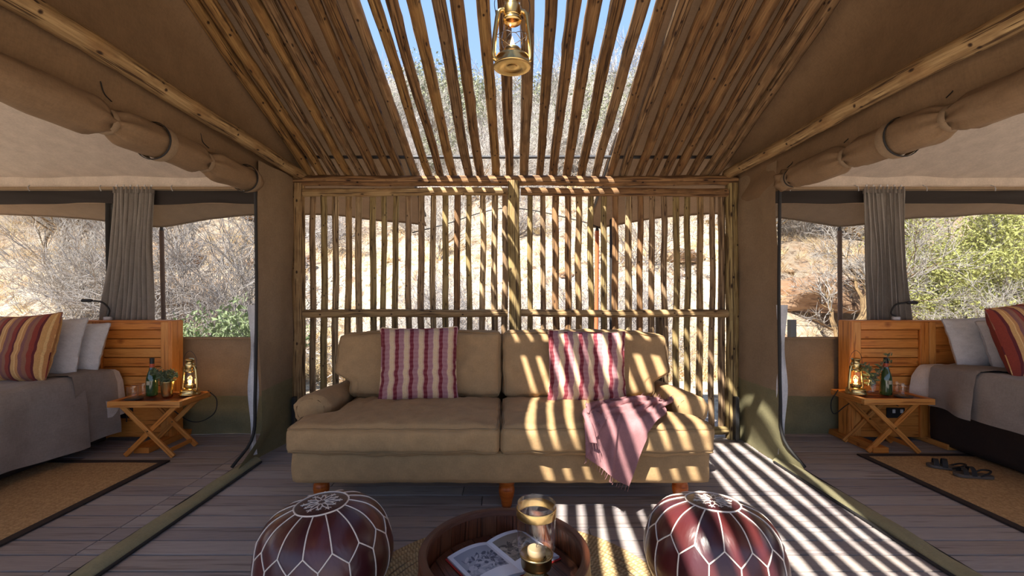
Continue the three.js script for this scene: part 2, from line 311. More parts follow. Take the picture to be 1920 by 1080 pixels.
// ---------- flysheet: two canvas sheets over the roof, leaving the middle open ----------
for (const s of [-1, 1]) {
  const fly = thing('flysheet', s < 0 ? 'tan canvas flysheet over the roof poles left of the open skylight' : 'tan canvas flysheet over the roof poles right of the open skylight', 'canvas roof');
  const pegs = s < 0 ? [0.78, 3.72, 7.0] : [1.02, 3.58, 7.0];   // where the outside poles hold the eave down
  const eave = (x) => { let k = 0; for (let i = 0; i < 2; i++) if (x >= pegs[i] && x <= pegs[i + 1]) { const t = (x - pegs[i]) / (pegs[i + 1] - pegs[i]); k = Math.sin(t * Math.PI); } return k; };
  const fx = (u) => lerp(0.86, 5.8, u);
  part('canvas', grid(70, 80, (u, v) => {
    const x = fx(u), d = lerp(4.86, -0.75, v), out = Math.max(0, d - 3.95), k = eave(x);
    const y = roofY(d) + 0.112 + 0.012 * noise3(x * 1.2, d * 1.2, s) - (out > 0 ? out * 0.06 * (1 - k) - out * 0.07 * k : 0);
    return [s * x, y, -(d - (out > 0 ? 0.12 * k * out : 0))];
  }, 5, 5.6), M.fly, fly);
  part('eave_hem', tube(Array.from({ length: 40 }, (_, i) => { const x = fx(i / 39), k = eave(x), out = 0.91; return V(s * x, roofY(4.86) + 0.108 + 0.012 * noise3(x * 1.2, 4.86 * 1.2, s) - out * 0.06 * (1 - k) + out * 0.07 * k, -(4.86 - 0.12 * k * out)); }), 0.009, 90, 6), M.canvasPanel, fly);
  const fr = thing('frame_tube', s < 0 ? 'dark steel tent tube along the left edge of the skylight' : 'dark steel tent tube along the right edge of the skylight', 'tent tube');
  const e = s < 0 ? -0.845 : 0.875;
  part('tube', tube([V(e, roofY(4.7) + 0.085, -4.7), V(e, roofY(3.0) + 0.085, -3.0), V(e, roofY(RIDGE) + 0.06, -RIDGE), V(e, roofY(0.6) + 0.085, -0.6), V(e, roofY(-0.7) + 0.085, 0.7)], 0.014, 60, 8), M.tubeMetal, fr);
  for (const d of [2.8, 3.5]) part('clip', new THREE.CylinderGeometry(0.02, 0.02, 0.035, 10).rotateX(Math.PI / 2 - 0.36).translate(e, roofY(d) + 0.085, -d), M.sheet, fr);
}
{
  const t = thing('frame_tube', 'dark steel tent tube lying across the roof poles above the screen', 'tent tube');
  part('tube', tube([V(-1.75, 2.365, -3.77), V(0, 2.365, -3.77), V(1.9, 2.365, -3.77)], 0.014, 30, 8), M.tubeMetal, t);
  const w = single('guy_rope', tube([V(-1.0, 1.87, -4.8), V(-0.68, 1.95, -4.8), V(0, 2.13, -4.8), V(0.75, 2.0, -4.8), V(1.03, 1.9, -4.8)], 0.006, 40, 6), M.black, 'thin black rope arching between the two eaves behind the screen', 'rope');
}

// ---------- pole roof: round poles over the lounge, ridge, lantern hook ----------
{
  const roof = thing('pole_roof', 'roof of rough brown round poles running over the lounge', 'roof');
  // where each pole meets the beam (x at the beam, x at the upper end), in metres
  const foot = [-1.69, -1.585, -1.47, -1.355, -1.24, -1.13, -0.995, -0.90, -0.78, -0.67, -0.571, -0.462, -0.326, -0.226, -0.09, 0.025, 0.15, 0.281, 0.399, 0.519, 0.643, 0.769, 0.888, 1.001, 1.128, 1.237, 1.354, 1.463, 1.581, 1.703, 1.79];
  const head = [-1.69, -1.59, -1.49, -1.375, -1.295, -1.185, -1.085, -0.955, -0.85, -0.735, -0.635, -0.51, -0.39, -0.29, -0.165, -0.05, 0.06, 0.164, 0.27, 0.38, 0.503, 0.617, 0.735, 0.857, 0.94, 1.07, 1.19, 1.295, 1.4, 1.525, 1.66, 1.765];
  const rs = rng(42);
  foot.forEach((x, i) => {
    const up = head[i] + (head[i + (i < 30 ? 1 : 0)] - head[i]) * 0.5 * 0 , dTop = RIDGE + 0.02 - rs() * 0.03;
    const xt = x + clamp((up - x), -0.06, 0.06);
    const r = 0.033 + rs() * 0.008, m = roofMats[Math.floor(rs() * 4)];
    part('roof_pole', log(V(x, roofY(3.93), -3.93), V(xt, roofY(dTop), -dTop), r * 0.92, r * 1.06, 100 + i, { wob: 0.012, freq: 0.55, knots: 0.012, rough: 0.07 }), m, roof);
    const r2 = 0.033 + rs() * 0.008;
    part('roof_pole', log(V(xt, roofY(RIDGE) - 0.0, -RIDGE + 0.03), V(x + (rs() - 0.5) * 0.05, roofY(-0.55), 0.55), r2, r2, 200 + i, { wob: 0.02, knots: 0.02, seg: 0.16 }), roofMats[Math.floor(rs() * 4)], roof);
  });
  part('ridge_pole', log(V(-1.85, roofY(RIDGE) - 0.085, -RIDGE), V(2.0, roofY(RIDGE) - 0.085, -RIDGE), 0.05, 0.05, 301, { wob: 0.01 }), roofMats[0], roof);
  part('eave_pole', log(V(-1.85, roofY(-0.45) - 0.085, 0.45), V(2.0, roofY(-0.45) - 0.085, 0.45), 0.05, 0.05, 302, { wob: 0.01 }), roofMats[1], roof);
}
{
  const l = thing('log_beam', 'peeled log beam crossing above the left bedroom opening', 'beam');
  part('log', log(V(-1.735, 2.235, -3.86), V(-1.735, 2.345, 0.5), 0.042, 0.05, 311, { wob: 0.012, knots: 0.02, sides: 16 }), poleMats[1], l);
  const r = thing('log_beam', 'peeled log beam crossing above the right bedroom opening', 'beam');
  part('log', log(V(1.875, 2.245, -3.86), V(1.875, 2.26, 0.5), 0.042, 0.05, 317, { wob: 0.012, knots: 0.02, sides: 16 }), poleMats[1], r);
}

// ---------- slatted screen at the back ----------
{
  const sc = thing('slatted_screen', 'tall screen of upright round poles behind the olive sofa', 'screen', [0, 0, -DB]);
  part('post', log(V(-1.77, 0, 0), V(-1.765, 2.16, 0), 0.054, 0.05, 1, { wob: 0.006, sides: 16 }), poleMats[1], sc);
  part('post', log(V(1.915, 0, 0), V(1.91, 2.16, 0), 0.052, 0.05, 2, { wob: 0.006, sides: 16 }), poleMats[2], sc);
  part('top_beam', log(V(-1.8, 2.185, 0), V(1.95, 2.19, 0), 0.045, 0.042, 3, { wob: 0.007, sides: 16, knots: 0.012 }), poleMats[4], sc);
  part('rail', log(V(-1.72, 2.085, 0.005), V(0.01, 2.095, 0.005), 0.036, 0.033, 4, { wob: 0.007, sides: 14 }), poleMats[1], sc);
  part('rail', log(V(0.12, 2.095, 0.005), V(1.87, 2.085, 0.005), 0.034, 0.036, 5, { wob: 0.007, sides: 14 }), poleMats[4], sc);
  part('rail', log(V(-1.72, 1.06, 0.005), V(0.01, 1.065, 0.005), 0.036, 0.032, 6, { wob: 0.006, sides: 14 }), poleMats[1], sc);
  part('rail', log(V(0.12, 1.068, 0.005), V(1.87, 1.06, 0.005), 0.031, 0.034, 7, { wob: 0.008, sides: 14 }), poleMats[1], sc);
  part('rail', log(V(-1.72, 0.075, 0.005), V(1.87, 0.07, 0.005), 0.034, 0.034, 8, { wob: 0.006, sides: 14 }), poleMats[2], sc);
  part('centre_post', log(V(0.07, 0, 0.055), V(0.06, 2.17, 0.055), 0.054, 0.048, 9, { wob: 0.008, sides: 16, knots: 0.01 }), poleMats[2], sc);
  const xs = [-1.668, -1.574, -1.469, -1.364, -1.263, -1.153, -1.057, -0.952, -0.847, -0.732, -0.636, -0.526, -0.426, -0.32, -0.211, -0.105, -0.014, 0.201, 0.313, 0.421, 0.531, 0.618, 0.723, 0.837, 0.938, 1.048, 1.149, 1.255, 1.357, 1.46, 1.561, 1.666, 1.771, 1.85];
  const rs = rng(8);
  xs.forEach((x, i) => {
    const r = 0.024 + rs() * 0.006, m = poleMats[Math.floor(rs() * 5)];
    part('slat', log(V(x + (rs() - 0.5) * 0.02, 0.03, -0.052), V(x + (rs() - 0.5) * 0.012, 2.115, -0.052), r * 1.04, r * 0.96, 20 + i, { wob: 0.01, sides: 10, knots: 0.01 }), m, sc);
  });
  for (const x of [-1.77, 1.915]) part('bracket', box(0.03, 0.36, 0.06, x, 0.19, 0.062, 0.003), M.steel, sc.children[x < 0 ? 0 : 1]);
}

// ---------- rolled-up door flaps ----------
for (const s of [-1, 1]) {
  const X = (s < 0 ? XL + 0.0 : XR - 0.0), roll = thing('rolled_door_flap', s < 0 ? 'rolled tan canvas door flap tied up above the left bedroom opening' : 'rolled tan canvas door flap tied up above the right bedroom opening', 'door flap', [X, 2.025, 0]);
  const ties = s < 0 ? [2.02, 2.68, 0.95] : [1.98, 2.58, 3.1, 0.95];
  const Rr = (d) => { let r = 0.081 + 0.008 * noise3(d * 1.5, s, 2); for (const t of ties) r -= 0.034 * Math.exp(-(((d - t) / 0.055) ** 2)); return r; };
  part('roll', grid(28, 130, (u, v) => {
    const d = lerp(3.22, -0.42, v), a = -u * 6.2832, end = Math.min(1, Math.sqrt((3.22 - d) / 0.03 + 0.02));
    let r = Rr(d) * end; let near = 0; for (const t of ties) near = Math.max(near, Math.exp(-(((d - t) / 0.13) ** 2)));
    r += 0.011 * near * Math.sin(a * 7 + 2) + 0.006 * noise3(Math.cos(a) * 1.3, Math.sin(a) * 1.3, d * 1.6) + 0.004 * noise3(Math.cos(a) * 3, Math.sin(a) * 3, d * 5);
    return [Math.cos(a) * r, Math.sin(a) * r - 0.02 * Math.sin(v * 3.1), -d];
  }, 0.6, 3.6, true), M.canvas, roll);
  const ring = (d, r, w, mat, name) => part(name, grid(28, 4, (u, v) => { const a = -u * 6.2832, b = Math.sin(v * Math.PI) * 0.004; return [Math.cos(a) * (r + b), Math.sin(a) * (r + b) - 0.02 * Math.sin(((3.22 - d) / 3.64) * 3.1), -(d + (v - 0.5) * w)]; }, 0.6, w, true), mat, roll);
  for (const t of ties) { ring(t, Rr(t) + 0.009, 0.035, M.canvasPanel, 'tie_strap'); part('tie_cord', tube([V(s * -0.03, 0.07, -t), V(s * 0.012, 0.11, -t - 0.01), V(s * 0.02, 0.16, -t)], 0.0028, 10, 5), M.black, roll); }
  for (const [d, w] of [[3.12, 0.05], [s < 0 ? 2.32 : 2.26, 0.06]]) { ring(d, Rr(d) + 0.008, w, M.canvasPanel, 'cuff'); ring(d - w * 0.5, Rr(d) + 0.011, 0.012, M.black, 'binding'); }
}

// ---------- curtains ----------
for (const s of [-1, 1]) {
  const c = thing('curtain', s < 0 ? 'grey gathered curtain behind the left bed' : 'grey gathered curtain behind the right bed', 'curtain', s < 0 ? [-3.2, 0.7, -3.895] : [3.24, 0.7, -3.895]);
  const off = s < 0 ? 0 : 5, H = 1.44;
  part('cloth', grid(150, 40, (u, v) => {
    const y = (1 - v) * 1, t = 1 - v, waist = 0.17 + 0.035 * smoothstep(v, 0.0, 0.9) * (s < 0 ? 1.2 : 0.9) - 0.012 * Math.sin(v * 5 + off);
    const k = u * 2 - 1, lean = (s < 0 ? -0.08 : 0.06) * Math.pow(v, 1.3);
    const ph = u * 62 + 1.6 * noise3(u * 4, v * 0.8 + off, 3) + 0.5 * Math.sin(v * 4 + u * 7), amp = 0.028 * (0.55 + 0.6 * v);
    return [k * waist + lean + 0.004 * Math.cos(ph * 2), t * H, amp * Math.sin(ph) + 0.014 * noise3(u * 9 + off, v * 1.6, 8)];
  }, 1.3, 1.4), M.curtain, c);
  part('heading', grid(150, 4, (u, v) => [(u * 2 - 1) * 0.172, H - 0.05 + v * 0.055, 0.018 * Math.sin(u * 62 + off) + 0.006], 1.3, 0.06), M.curtain, c);
  for (let k = 0; k < 6; k++) part('glider', box(0.012, 0.03, 0.012, -0.15 + k * 0.06, H + 0.01, 0, 0.003), M.sheet, c);
}

// ---------- outside: hillside, rocks, bushes ----------
function hillY(x, z) {
  const d = -z, s = Math.max(0, d - 7.6 + 0.6 * Math.sin(x * 0.5));
  const rise = s * 0.425 * smoothstep(s, 0, 5) * (1 - 0.25 * smoothstep(s, 50, 75));
  const flank = Math.max(0, Math.abs(x) - 16) * 0.22 * smoothstep(d, -4, 6);
  return -0.16 + rise + flank + (s > 0 ? 0.34 * noise3(x * 0.28, z * 0.28, 1) * Math.min(1, s * 0.4) + 1.4 * noise3(x * 0.06, z * 0.06, 2) * Math.min(1, s * 0.05) + 0.1 * noise3(x * 1.1, z * 1.1, 3) * Math.min(1, s) : 0.02 * noise3(x, z, 4)) * 1;
}
const groundTex = tex(768, 768, (u, v) => {
  const a = fbm(u, v, 6, 6, 201, 5), b = fbm(u, v, 60, 60, 211, 3), r = fbm(u, v, 14, 14, 221, 4);
  let c = mixc([190, 170, 144], [240, 228, 208], clamp(a * 1.5 - 0.25 + (b - 0.5) * 0.8, 0, 1));
  c = mixc(c, [204, 164, 126], clamp((r - 0.55) * 3, 0, 0.55));
  c = mixc(c, [112, 92, 76], clamp((fbm(u, v, 40, 40, 231, 3) - 0.6) * 5, 0, 0.75));
  return c;
});
const groundBump = tex(512, 512, (u, v) => G3(255 * fbm(u, v, 16, 16, 241, 5)), false);
{
  const xs = []; for (let i = -60; i <= 60; i++) xs.push(Math.sign(i) * (Math.abs(i) * 0.5 + Math.pow(Math.abs(i) / 60, 3) * 40));
  const zs = []; for (let i = 0; i <= 130; i++) zs.push(30 - i * 0.55 - Math.pow(Math.max(0, i - 60) / 70, 2) * 52);
  const pos = [], uv = [], idx = [], n = xs.length;
  zs.forEach((z) => xs.forEach((x) => { pos.push(x, hillY(x, z), z); uv.push(x / 5, z / 5); }));
  for (let j = 0; j < zs.length - 1; j++) for (let i = 0; i < n - 1; i++) { const a = j * n + i; idx.push(a, a + 1, a + n + 1, a, a + n + 1, a + n); }
  const g = new THREE.BufferGeometry(); g.setAttribute('position', new THREE.Float32BufferAttribute(pos, 3)); g.setAttribute('uv', new THREE.Float32BufferAttribute(uv, 2));
  const id2 = []; for (let k = 0; k < idx.length; k += 3) id2.push(idx[k], idx[k + 2], idx[k + 1]);
  g.setIndex(id2); g.computeVertexNormals();
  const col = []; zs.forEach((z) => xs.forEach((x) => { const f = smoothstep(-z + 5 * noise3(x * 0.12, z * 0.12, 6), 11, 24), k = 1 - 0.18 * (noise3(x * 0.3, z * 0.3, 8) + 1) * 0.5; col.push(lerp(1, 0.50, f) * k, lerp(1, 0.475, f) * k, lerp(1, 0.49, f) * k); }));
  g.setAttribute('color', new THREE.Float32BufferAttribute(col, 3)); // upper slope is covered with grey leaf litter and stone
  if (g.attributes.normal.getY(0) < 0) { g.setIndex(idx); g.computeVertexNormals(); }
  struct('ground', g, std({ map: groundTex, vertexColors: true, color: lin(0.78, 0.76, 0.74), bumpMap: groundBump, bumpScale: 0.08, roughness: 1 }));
}
// rocks: boulders, each its own
const rockMat = std({ map: rep(groundTex, 1, 1), color: '#c9b8a8', bumpMap: groundBump, bumpScale: 0.05, roughness: 0.95 });
const rockRed = std({ map: rep(groundTex, 1, 1), color: '#bda696', bumpMap: groundBump, bumpScale: 0.05, roughness: 0.95 });
function rockGeo(seed) {
  const g = mergeVertices(new THREE.IcosahedronGeometry(1, 5)), p = g.attributes.position;
  for (let i = 0; i < p.count; i++) {
    const q = V().fromBufferAttribute(p, i), n = q.clone();
    let r = 1 + 0.35 * noise3(n.x * 0.9 + seed, n.y * 0.9, n.z * 0.9) + 0.13 * noise3(n.x * 2.4 + seed, n.y * 2.4, n.z * 2.4) + 0.05 * noise3(n.x * 6, n.y * 6 + seed, n.z * 6);
    q.multiplyScalar(r); q.y = Math.max(q.y * 0.7, -0.25); p.setXYZ(i, q.x, q.y, q.z);
  }
  g.computeVertexNormals(); return g;
}
const rockGeos = [1, 2, 3].map((k) => rockGeo(k * 13));
// branching wood: returns [trunk geometry, twig geometry]
function branching(seed, o) {
  const r = rng(seed), A = { pos: [], uv: [], idx: [] }, B = { pos: [], uv: [], idx: [] }, tips = [];
  function grow(p, dir, len, rad, lev) {
    const T = lev <= o.trunkLevels ? A : B, sides = lev === 0 ? 7 : lev === 1 ? 5 : 3, n = lev === 0 ? 6 : 4, ringAt = [];
    let q = p.clone(), dd = dir.clone();
    for (let k = 0; k <= n; k++) {
      const t = k / n, rr = rad * lerp(1, lev === o.levels ? 0.25 : 0.5, t), a = Math.abs(dd.y) > 0.9 ? V(1, 0, 0) : V(0, 1, 0), e1 = V().crossVectors(a, dd).normalize(), e2 = V().crossVectors(dd, e1);
      ringAt.push(T.pos.length / 3);
      for (let i = 0; i <= sides; i++) { const th = (i / sides) * 6.2832, v = q.clone().addScaledVector(e1, Math.cos(th) * rr).addScaledVector(e2, Math.sin(th) * rr); T.pos.push(v.x, v.y, v.z); T.uv.push(i / sides, (t * len) / 0.6); }
      if (k > 0) for (let i = 0; i < sides; i++) { const x = ringAt[k - 1] + i, y = ringAt[k] + i; T.idx.push(x, x + 1, y + 1, x, y + 1, y); }
      if (lev < o.levels && k > 0) {
        const kids = (k === n ? 2 : 0) + (r() < (o.density ?? 0.8) ? 1 : 0) + (r() < (o.density ?? 0.8) - 0.5 ? 1 : 0);
        for (let c = 0; c < kids; c++) {
          const nd = dd.clone().add(V(r() - 0.5, (r() - 0.5) * 0.9 + (o.up ?? 0.1), r() - 0.5).multiplyScalar(o.spread ?? 1.7)).normalize();
          grow(q, nd, len * (o.shrink ?? 0.62) * (0.7 + 0.6 * r()), Math.max(rr * 0.62, o.minR), lev + 1);
        }
      }
      if (lev === o.levels && k === n) tips.push([q.clone(), dd.clone()]);
      dd = dd.add(V(r() - 0.5, r() - 0.5 + (o.up ?? 0.1) * 0.4, r() - 0.5).multiplyScalar(o.wiggle ?? 0.45)).normalize();
      q = q.clone().addScaledVector(dd, len / n);
    }
  }
  for (let k = 0; k < o.stems; k++) {
    const a = r() * 6.2832, lean = o.stems > 1 ? 0.25 + r() * 0.75 : 0.25;
    grow(V(Math.cos(a) * 0.12 * (o.stems > 1), -0.1, Math.sin(a) * 0.12 * (o.stems > 1)), V(Math.cos(a) * lean, 1, Math.sin(a) * lean).normalize(), o.len * (0.75 + r() * 0.4), o.r * (0.7 + r() * 0.5), 0);
  }
  const build = (T) => { const g = new THREE.BufferGeometry(); g.setAttribute('position', new THREE.Float32BufferAttribute(T.pos, 3)); g.setAttribute('uv', new THREE.Float32BufferAttribute(T.uv, 2)); g.setIndex(T.idx); g.computeVertexNormals(); return g; };
  return { trunk: build(A), twigs: build(B), tips };
}
function leafGeo(tips, seed, per, size, spread) {
  const r = rng(seed), pos = [], uv = [], idx = [];
  for (const [p] of tips) for (let k = 0; k < per; k++) {
    const c = p.clone().add(V(r() - 0.5, r() - 0.5, r() - 0.5).multiplyScalar(spread)), a = V(r() - 0.5, r() - 0.5, r() - 0.5).normalize(), b = V(r() - 0.5, r() - 0.5, r() - 0.5).cross(a).normalize(), L = size * (0.6 + r() * 0.8), W = L * 0.45, n = V().crossVectors(a, b).multiplyScalar(L * 0.12), i = pos.length / 3;
    for (const q of [c, c.clone().addScaledVector(a, L * 0.5).addScaledVector(b, W * 0.5).add(n), c.clone().addScaledVector(a, L), c.clone().addScaledVector(a, L * 0.5).addScaledVector(b, -W * 0.5).add(n)]) pos.push(q.x, q.y, q.z);
    uv.push(0, 0, 1, 0, 1, 1, 0, 1); idx.push(i, i + 1, i + 2, i, i + 2, i + 3);
  }
  const g = new THREE.BufferGeometry(); g.setAttribute('position', new THREE.Float32BufferAttribute(pos, 3)); g.setAttribute('uv', new THREE.Float32BufferAttribute(uv, 2)); g.setIndex(idx); g.computeVertexNormals(); return g;
}
const twigMat = std({ color: lin(0.33, 0.30, 0.285), roughness: 0.95 }), twigPale = std({ color: lin(0.42, 0.385, 0.35), roughness: 0.95 }), twigDark = std({ color: lin(0.16, 0.13, 0.11), roughness: 0.95 }), trunkPale = std({ map: barkPale, color: '#d6cec4', bumpMap: barkBump, bumpScale: 0.01, roughness: 0.9 });
const leafMat = (r, g, b) => phys({ color: lin(r, g, b), roughness: 0.75, side: THREE.DoubleSide, transmission: 0.3, thickness: 0 });
const leafYellow = leafMat(0.44, 0.45, 0.13), leafGreen = leafMat(0.30, 0.38, 0.18), leafOlive = leafMat(0.26, 0.27, 0.15);
function plant(name, label, category, b, wood, twig, pos, turn, group, leaves) {
  const t = thing(name, label, category, pos, turn, group);
  if (b.trunk.attributes.position.count) part('stem', b.trunk, wood, t);
  part('twigs', b.twigs, twig, t).userData.kind = 'stuff';
  if (leaves) part('foliage', leaves[0], leaves[1], t).userData.kind = 'stuff';
  return t;
}
const bushKinds = [
  branching(901, { levels: 3, trunkLevels: 0, stems: 6, len: 1.1, r: 0.022, minR: 0.0045, spread: 1.7, up: 0.12, density: 0.85 }),
  branching(902, { levels: 3, trunkLevels: 0, stems: 5, len: 1.25, r: 0.026, minR: 0.0045, spread: 1.9, up: 0.05, density: 0.9, wiggle: 0.6 }),
  branching(903, { levels: 4, trunkLevels: 1, stems: 2, len: 1.3, r: 0.05, minR: 0.005, spread: 1.6, up: 0.15, density: 0.72 }),
];
const onHill = (x, d, sink = 0.05) => [x, hillY(x, -d) - sink, -d];
{ // single plants seen through the bedroom windows
  plant('bare_bush', 'dense bare grey bush filling the left window beside the post', 'bush', bushKinds[1], twigDark, twigMat, onHill(-5.3, 8.2), 0.4).scale.setScalar(1.3);
  plant('bare_bush', 'tangled dark twiggy bush right behind the left window post', 'bush', bushKinds[0], twigDark, twigMat, onHill(-6.1, 9.0), 2.0).scale.setScalar(1.45);
  plant('bare_bush', 'bare bush reaching sideways over straw slope at far left', 'bush', bushKinds[1], twigMat, twigPale, onHill(-9.2, 9.2), 1.3).scale.setScalar(1.1);
  const g1 = branching(911, { levels: 2, trunkLevels: 0, stems: 9, len: 0.42, r: 0.008, minR: 0.003, spread: 1.6, up: 0.2, density: 0.9 });
  plant('green_shrub', 'low fresh green shrub above the canvas sill of left window', 'shrub', g1, twigMat, twigMat, onHill(-3.55, 6.3), 0, undefined, [leafGeo(g1.tips, 5, 8, 0.06, 0.14), leafGreen]).scale.set(1.35, 1.6, 1.2);
  plant('green_shrub', 'low green shrub at left of the taller green one', 'shrub', g1, twigMat, twigMat, onHill(-4.25, 6.5), 2, undefined, [leafGeo(g1.tips, 6, 8, 0.055, 0.16), leafGreen]).scale.set(1.3, 1.35, 1.2);
  const bt = branching(926, { levels: 4, trunkLevels: 2, stems: 1, len: 1.5, r: 0.13, minR: 0.006, spread: 1.9, up: 0.05, density: 0.8, wiggle: 0.6 });
  plant('bare_tree', 'pale bare tree with spreading limbs framed in the right window', 'tree', bt, trunkPale, twigPale, onHill(6.55, 9.1), 0.9).scale.setScalar(1.0);
  const lt = branching(931, { levels: 4, trunkLevels: 1, stems: 3, len: 1.7, r: 0.07, minR: 0.006, spread: 1.7, up: 0.1, density: 0.72 });
  plant('leafy_tree', 'yellow green leafy tree growing beyond the right window', 'tree', lt, twigDark, twigMat, onHill(10.6, 10.4, 0.3), 0, undefined, [leafGeo(lt.tips, 9, 9, 0.085, 0.5), leafYellow]).scale.setScalar(1.0);
  plant('bare_bush', 'pale bare bush in front of the yellow green tree', 'bush', bushKinds[1], twigPale, twigPale, onHill(8.6, 8.2, 0.3), 0.2).scale.setScalar(0.85);
}
{ // shrubs scattered up the hillside, seen between the poles and over the screen
  const rs = rng(321), protos = [];
  const kinds = ['bare grey twiggy bush growing on the sunlit dry slope', 'bare brown twiggy bush growing on the sunlit dry slope', 'small bare tree growing on the sunlit dry slope', 'sparse olive leaved tree growing on the sunlit dry slope'];
  const lo = branching(941, { levels: 3, trunkLevels: 1, stems: 3, len: 1.3, r: 0.05, minR: 0.006, spread: 1.7, up: 0.12, density: 0.8 });
  const leafLo = [leafGeo(lo.tips, 19, 3, 0.1, 0.4), leafOlive];
  for (let i = 0; i < 290; i++) {
    let d, x, near = i < 9;
    if (near) { d = 6.6 + rs() * 3.2; x = i < 4 ? -2.4 + rs() * 2.4 : -0.4 + rs() * 3.2; } else if (i < 44) { d = 8.2 + rs() * 9; x = (rs() - 0.5) * 2.1 * d; } else { d = 15 + Math.pow(rs(), 0.85) * 47; x = (rs() - 0.5) * (d < 24 ? 2.1 : 0.75) * d; }
    if (!near && d < 10 && Math.abs(x) < 2.5 && rs() < 0.6) d += 4;
    if (d < 13 && ((x > 4.2 && x < 10) || (x < -3 && d < 8.6))) { d += 7; }
    if (!near && d < 17 && Math.abs(x) < 0.5 * d && rs() < 0.6) d += 11;
    const k = near ? 1 : d < 22 ? Math.floor(rs() * 3) : Math.floor(rs() * 4), sc = (k === 2 || k === 3 ? 1.0 : 0.8) * (0.8 + rs() * 0.8) * (d > 30 ? 1.7 : near ? 0.75 : 1);
    let t;
    if (!protos[k]) t = protos[k] = k < 3 ? plant(k === 2 ? 'bare_tree' : 'bare_bush', kinds[k], k === 2 ? 'tree' : 'bush', bushKinds[k], [twigMat, twigDark, trunkPale][k], [twigPale, twigMat, twigPale][k], onHill(x, d), rs() * 6, ['grey bushes scattered over the slope', 'brown bushes scattered over the slope', 'small bare trees scattered over the slope'][k]) : plant('leafy_tree', kinds[3], 'tree', lo, twigDark, twigMat, onHill(x, d), rs() * 6, 'olive trees scattered over the slope', leafLo);
    else t = dup(protos[k], onHill(x, d), rs() * 6);
    t.scale.setScalar(sc);
  }
  // boulders
  const spots = [[7.6, 11.2, 1.1, 1], [5.7, 9.6, 0.6, 1], [8.4, 9.8, 0.5, 0], [-7.8, 11, 0.8, 0], [-6.2, 12.5, 0.7, 1], [-9.6, 12.6, 0.9, 0]];
  const lab = ['large reddish boulder behind the pale bare tree', 'reddish boulder low beside the foot of the pale tree', 'grey boulder under the pale bare bush at right', 'grey boulder on the slope in the far left window', 'reddish boulder on the slope behind the left bush', 'big grey boulder high at the far left'];
  spots.forEach(([x, d, s, red], i) => { const r = single('boulder', rockGeos[i % 3], red ? rockRed : rockMat, lab[i], 'boulder', onHill(x, d, 0.1), i * 1.3); r.scale.set(s * 1.2, s * 0.8, s); });
  for (let i = 0; i < 46; i++) {
    const d = 9 + rs() * 22, x = (rs() - 0.5) * 2.0 * d, s = 0.2 + rs() * rs() * 0.8;
    const r = single('rock', rockGeos[i % 3], i % 4 ? rockMat : rockRed, i % 4 ? 'grey rock lying among the bare bushes on the slope' : 'reddish rock lying among the bare bushes on the slope', 'rock', onHill(x, d, 0.06), rs() * 6, i % 4 ? 'grey rocks on the slope' : 'reddish rocks on the slope'); r.scale.set(s, s * 0.7, s * 0.9);
  }
  // dry grass: nobody could count it
  const gp = [], r2 = rng(55);
  for (let k = 0; k < 14; k++) { const a = r2() * 6.28, b = 0.12 + r2() * 0.25, h = 0.18 + r2() * 0.22, ox = (r2() - 0.5) * 0.12, oz = (r2() - 0.5) * 0.12; gp.push(ox - 0.004, 0, oz, ox + 0.004, 0, oz + 0.003, ox + Math.cos(a) * b, h, oz + Math.sin(a) * b); }
  const gg = new THREE.BufferGeometry(); gg.setAttribute('position', new THREE.Float32BufferAttribute(gp, 3)); gg.setAttribute('uv', new THREE.Float32BufferAttribute(new Array((gp.length / 3) * 2).fill(0.5), 2)); gg.computeVertexNormals();
  const N = 9000, im = new THREE.InstancedMesh(gg, std({ color: lin(0.62, 0.47, 0.28), roughness: 1, side: THREE.DoubleSide }), N), m4 = new THREE.Matrix4(), q = new THREE.Quaternion();
  for (let i = 0; i < N; i++) { const d = 7 + Math.pow(rs(), 1.5) * 26, x = (rs() - 0.5) * 2.3 * d, s = 0.6 + rs() * 0.9; q.setFromAxisAngle(V(0, 1, 0), rs() * 6.28); m4.compose(V(x, hillY(x, -d) - 0.02, -d), q, V(s, s, s)); im.setMatrixAt(i, m4); const c = 0.7 + rs() * 0.5; im.setColorAt(i, lin(c, c * (0.9 + rs() * 0.15), c * 0.9)); }
  im.name = 'dry_grass'; im.castShadow = im.receiveShadow = true; im.userData = { kind: 'stuff', label: 'straw coloured dry grass covering the hillside' }; scene.add(im);
}
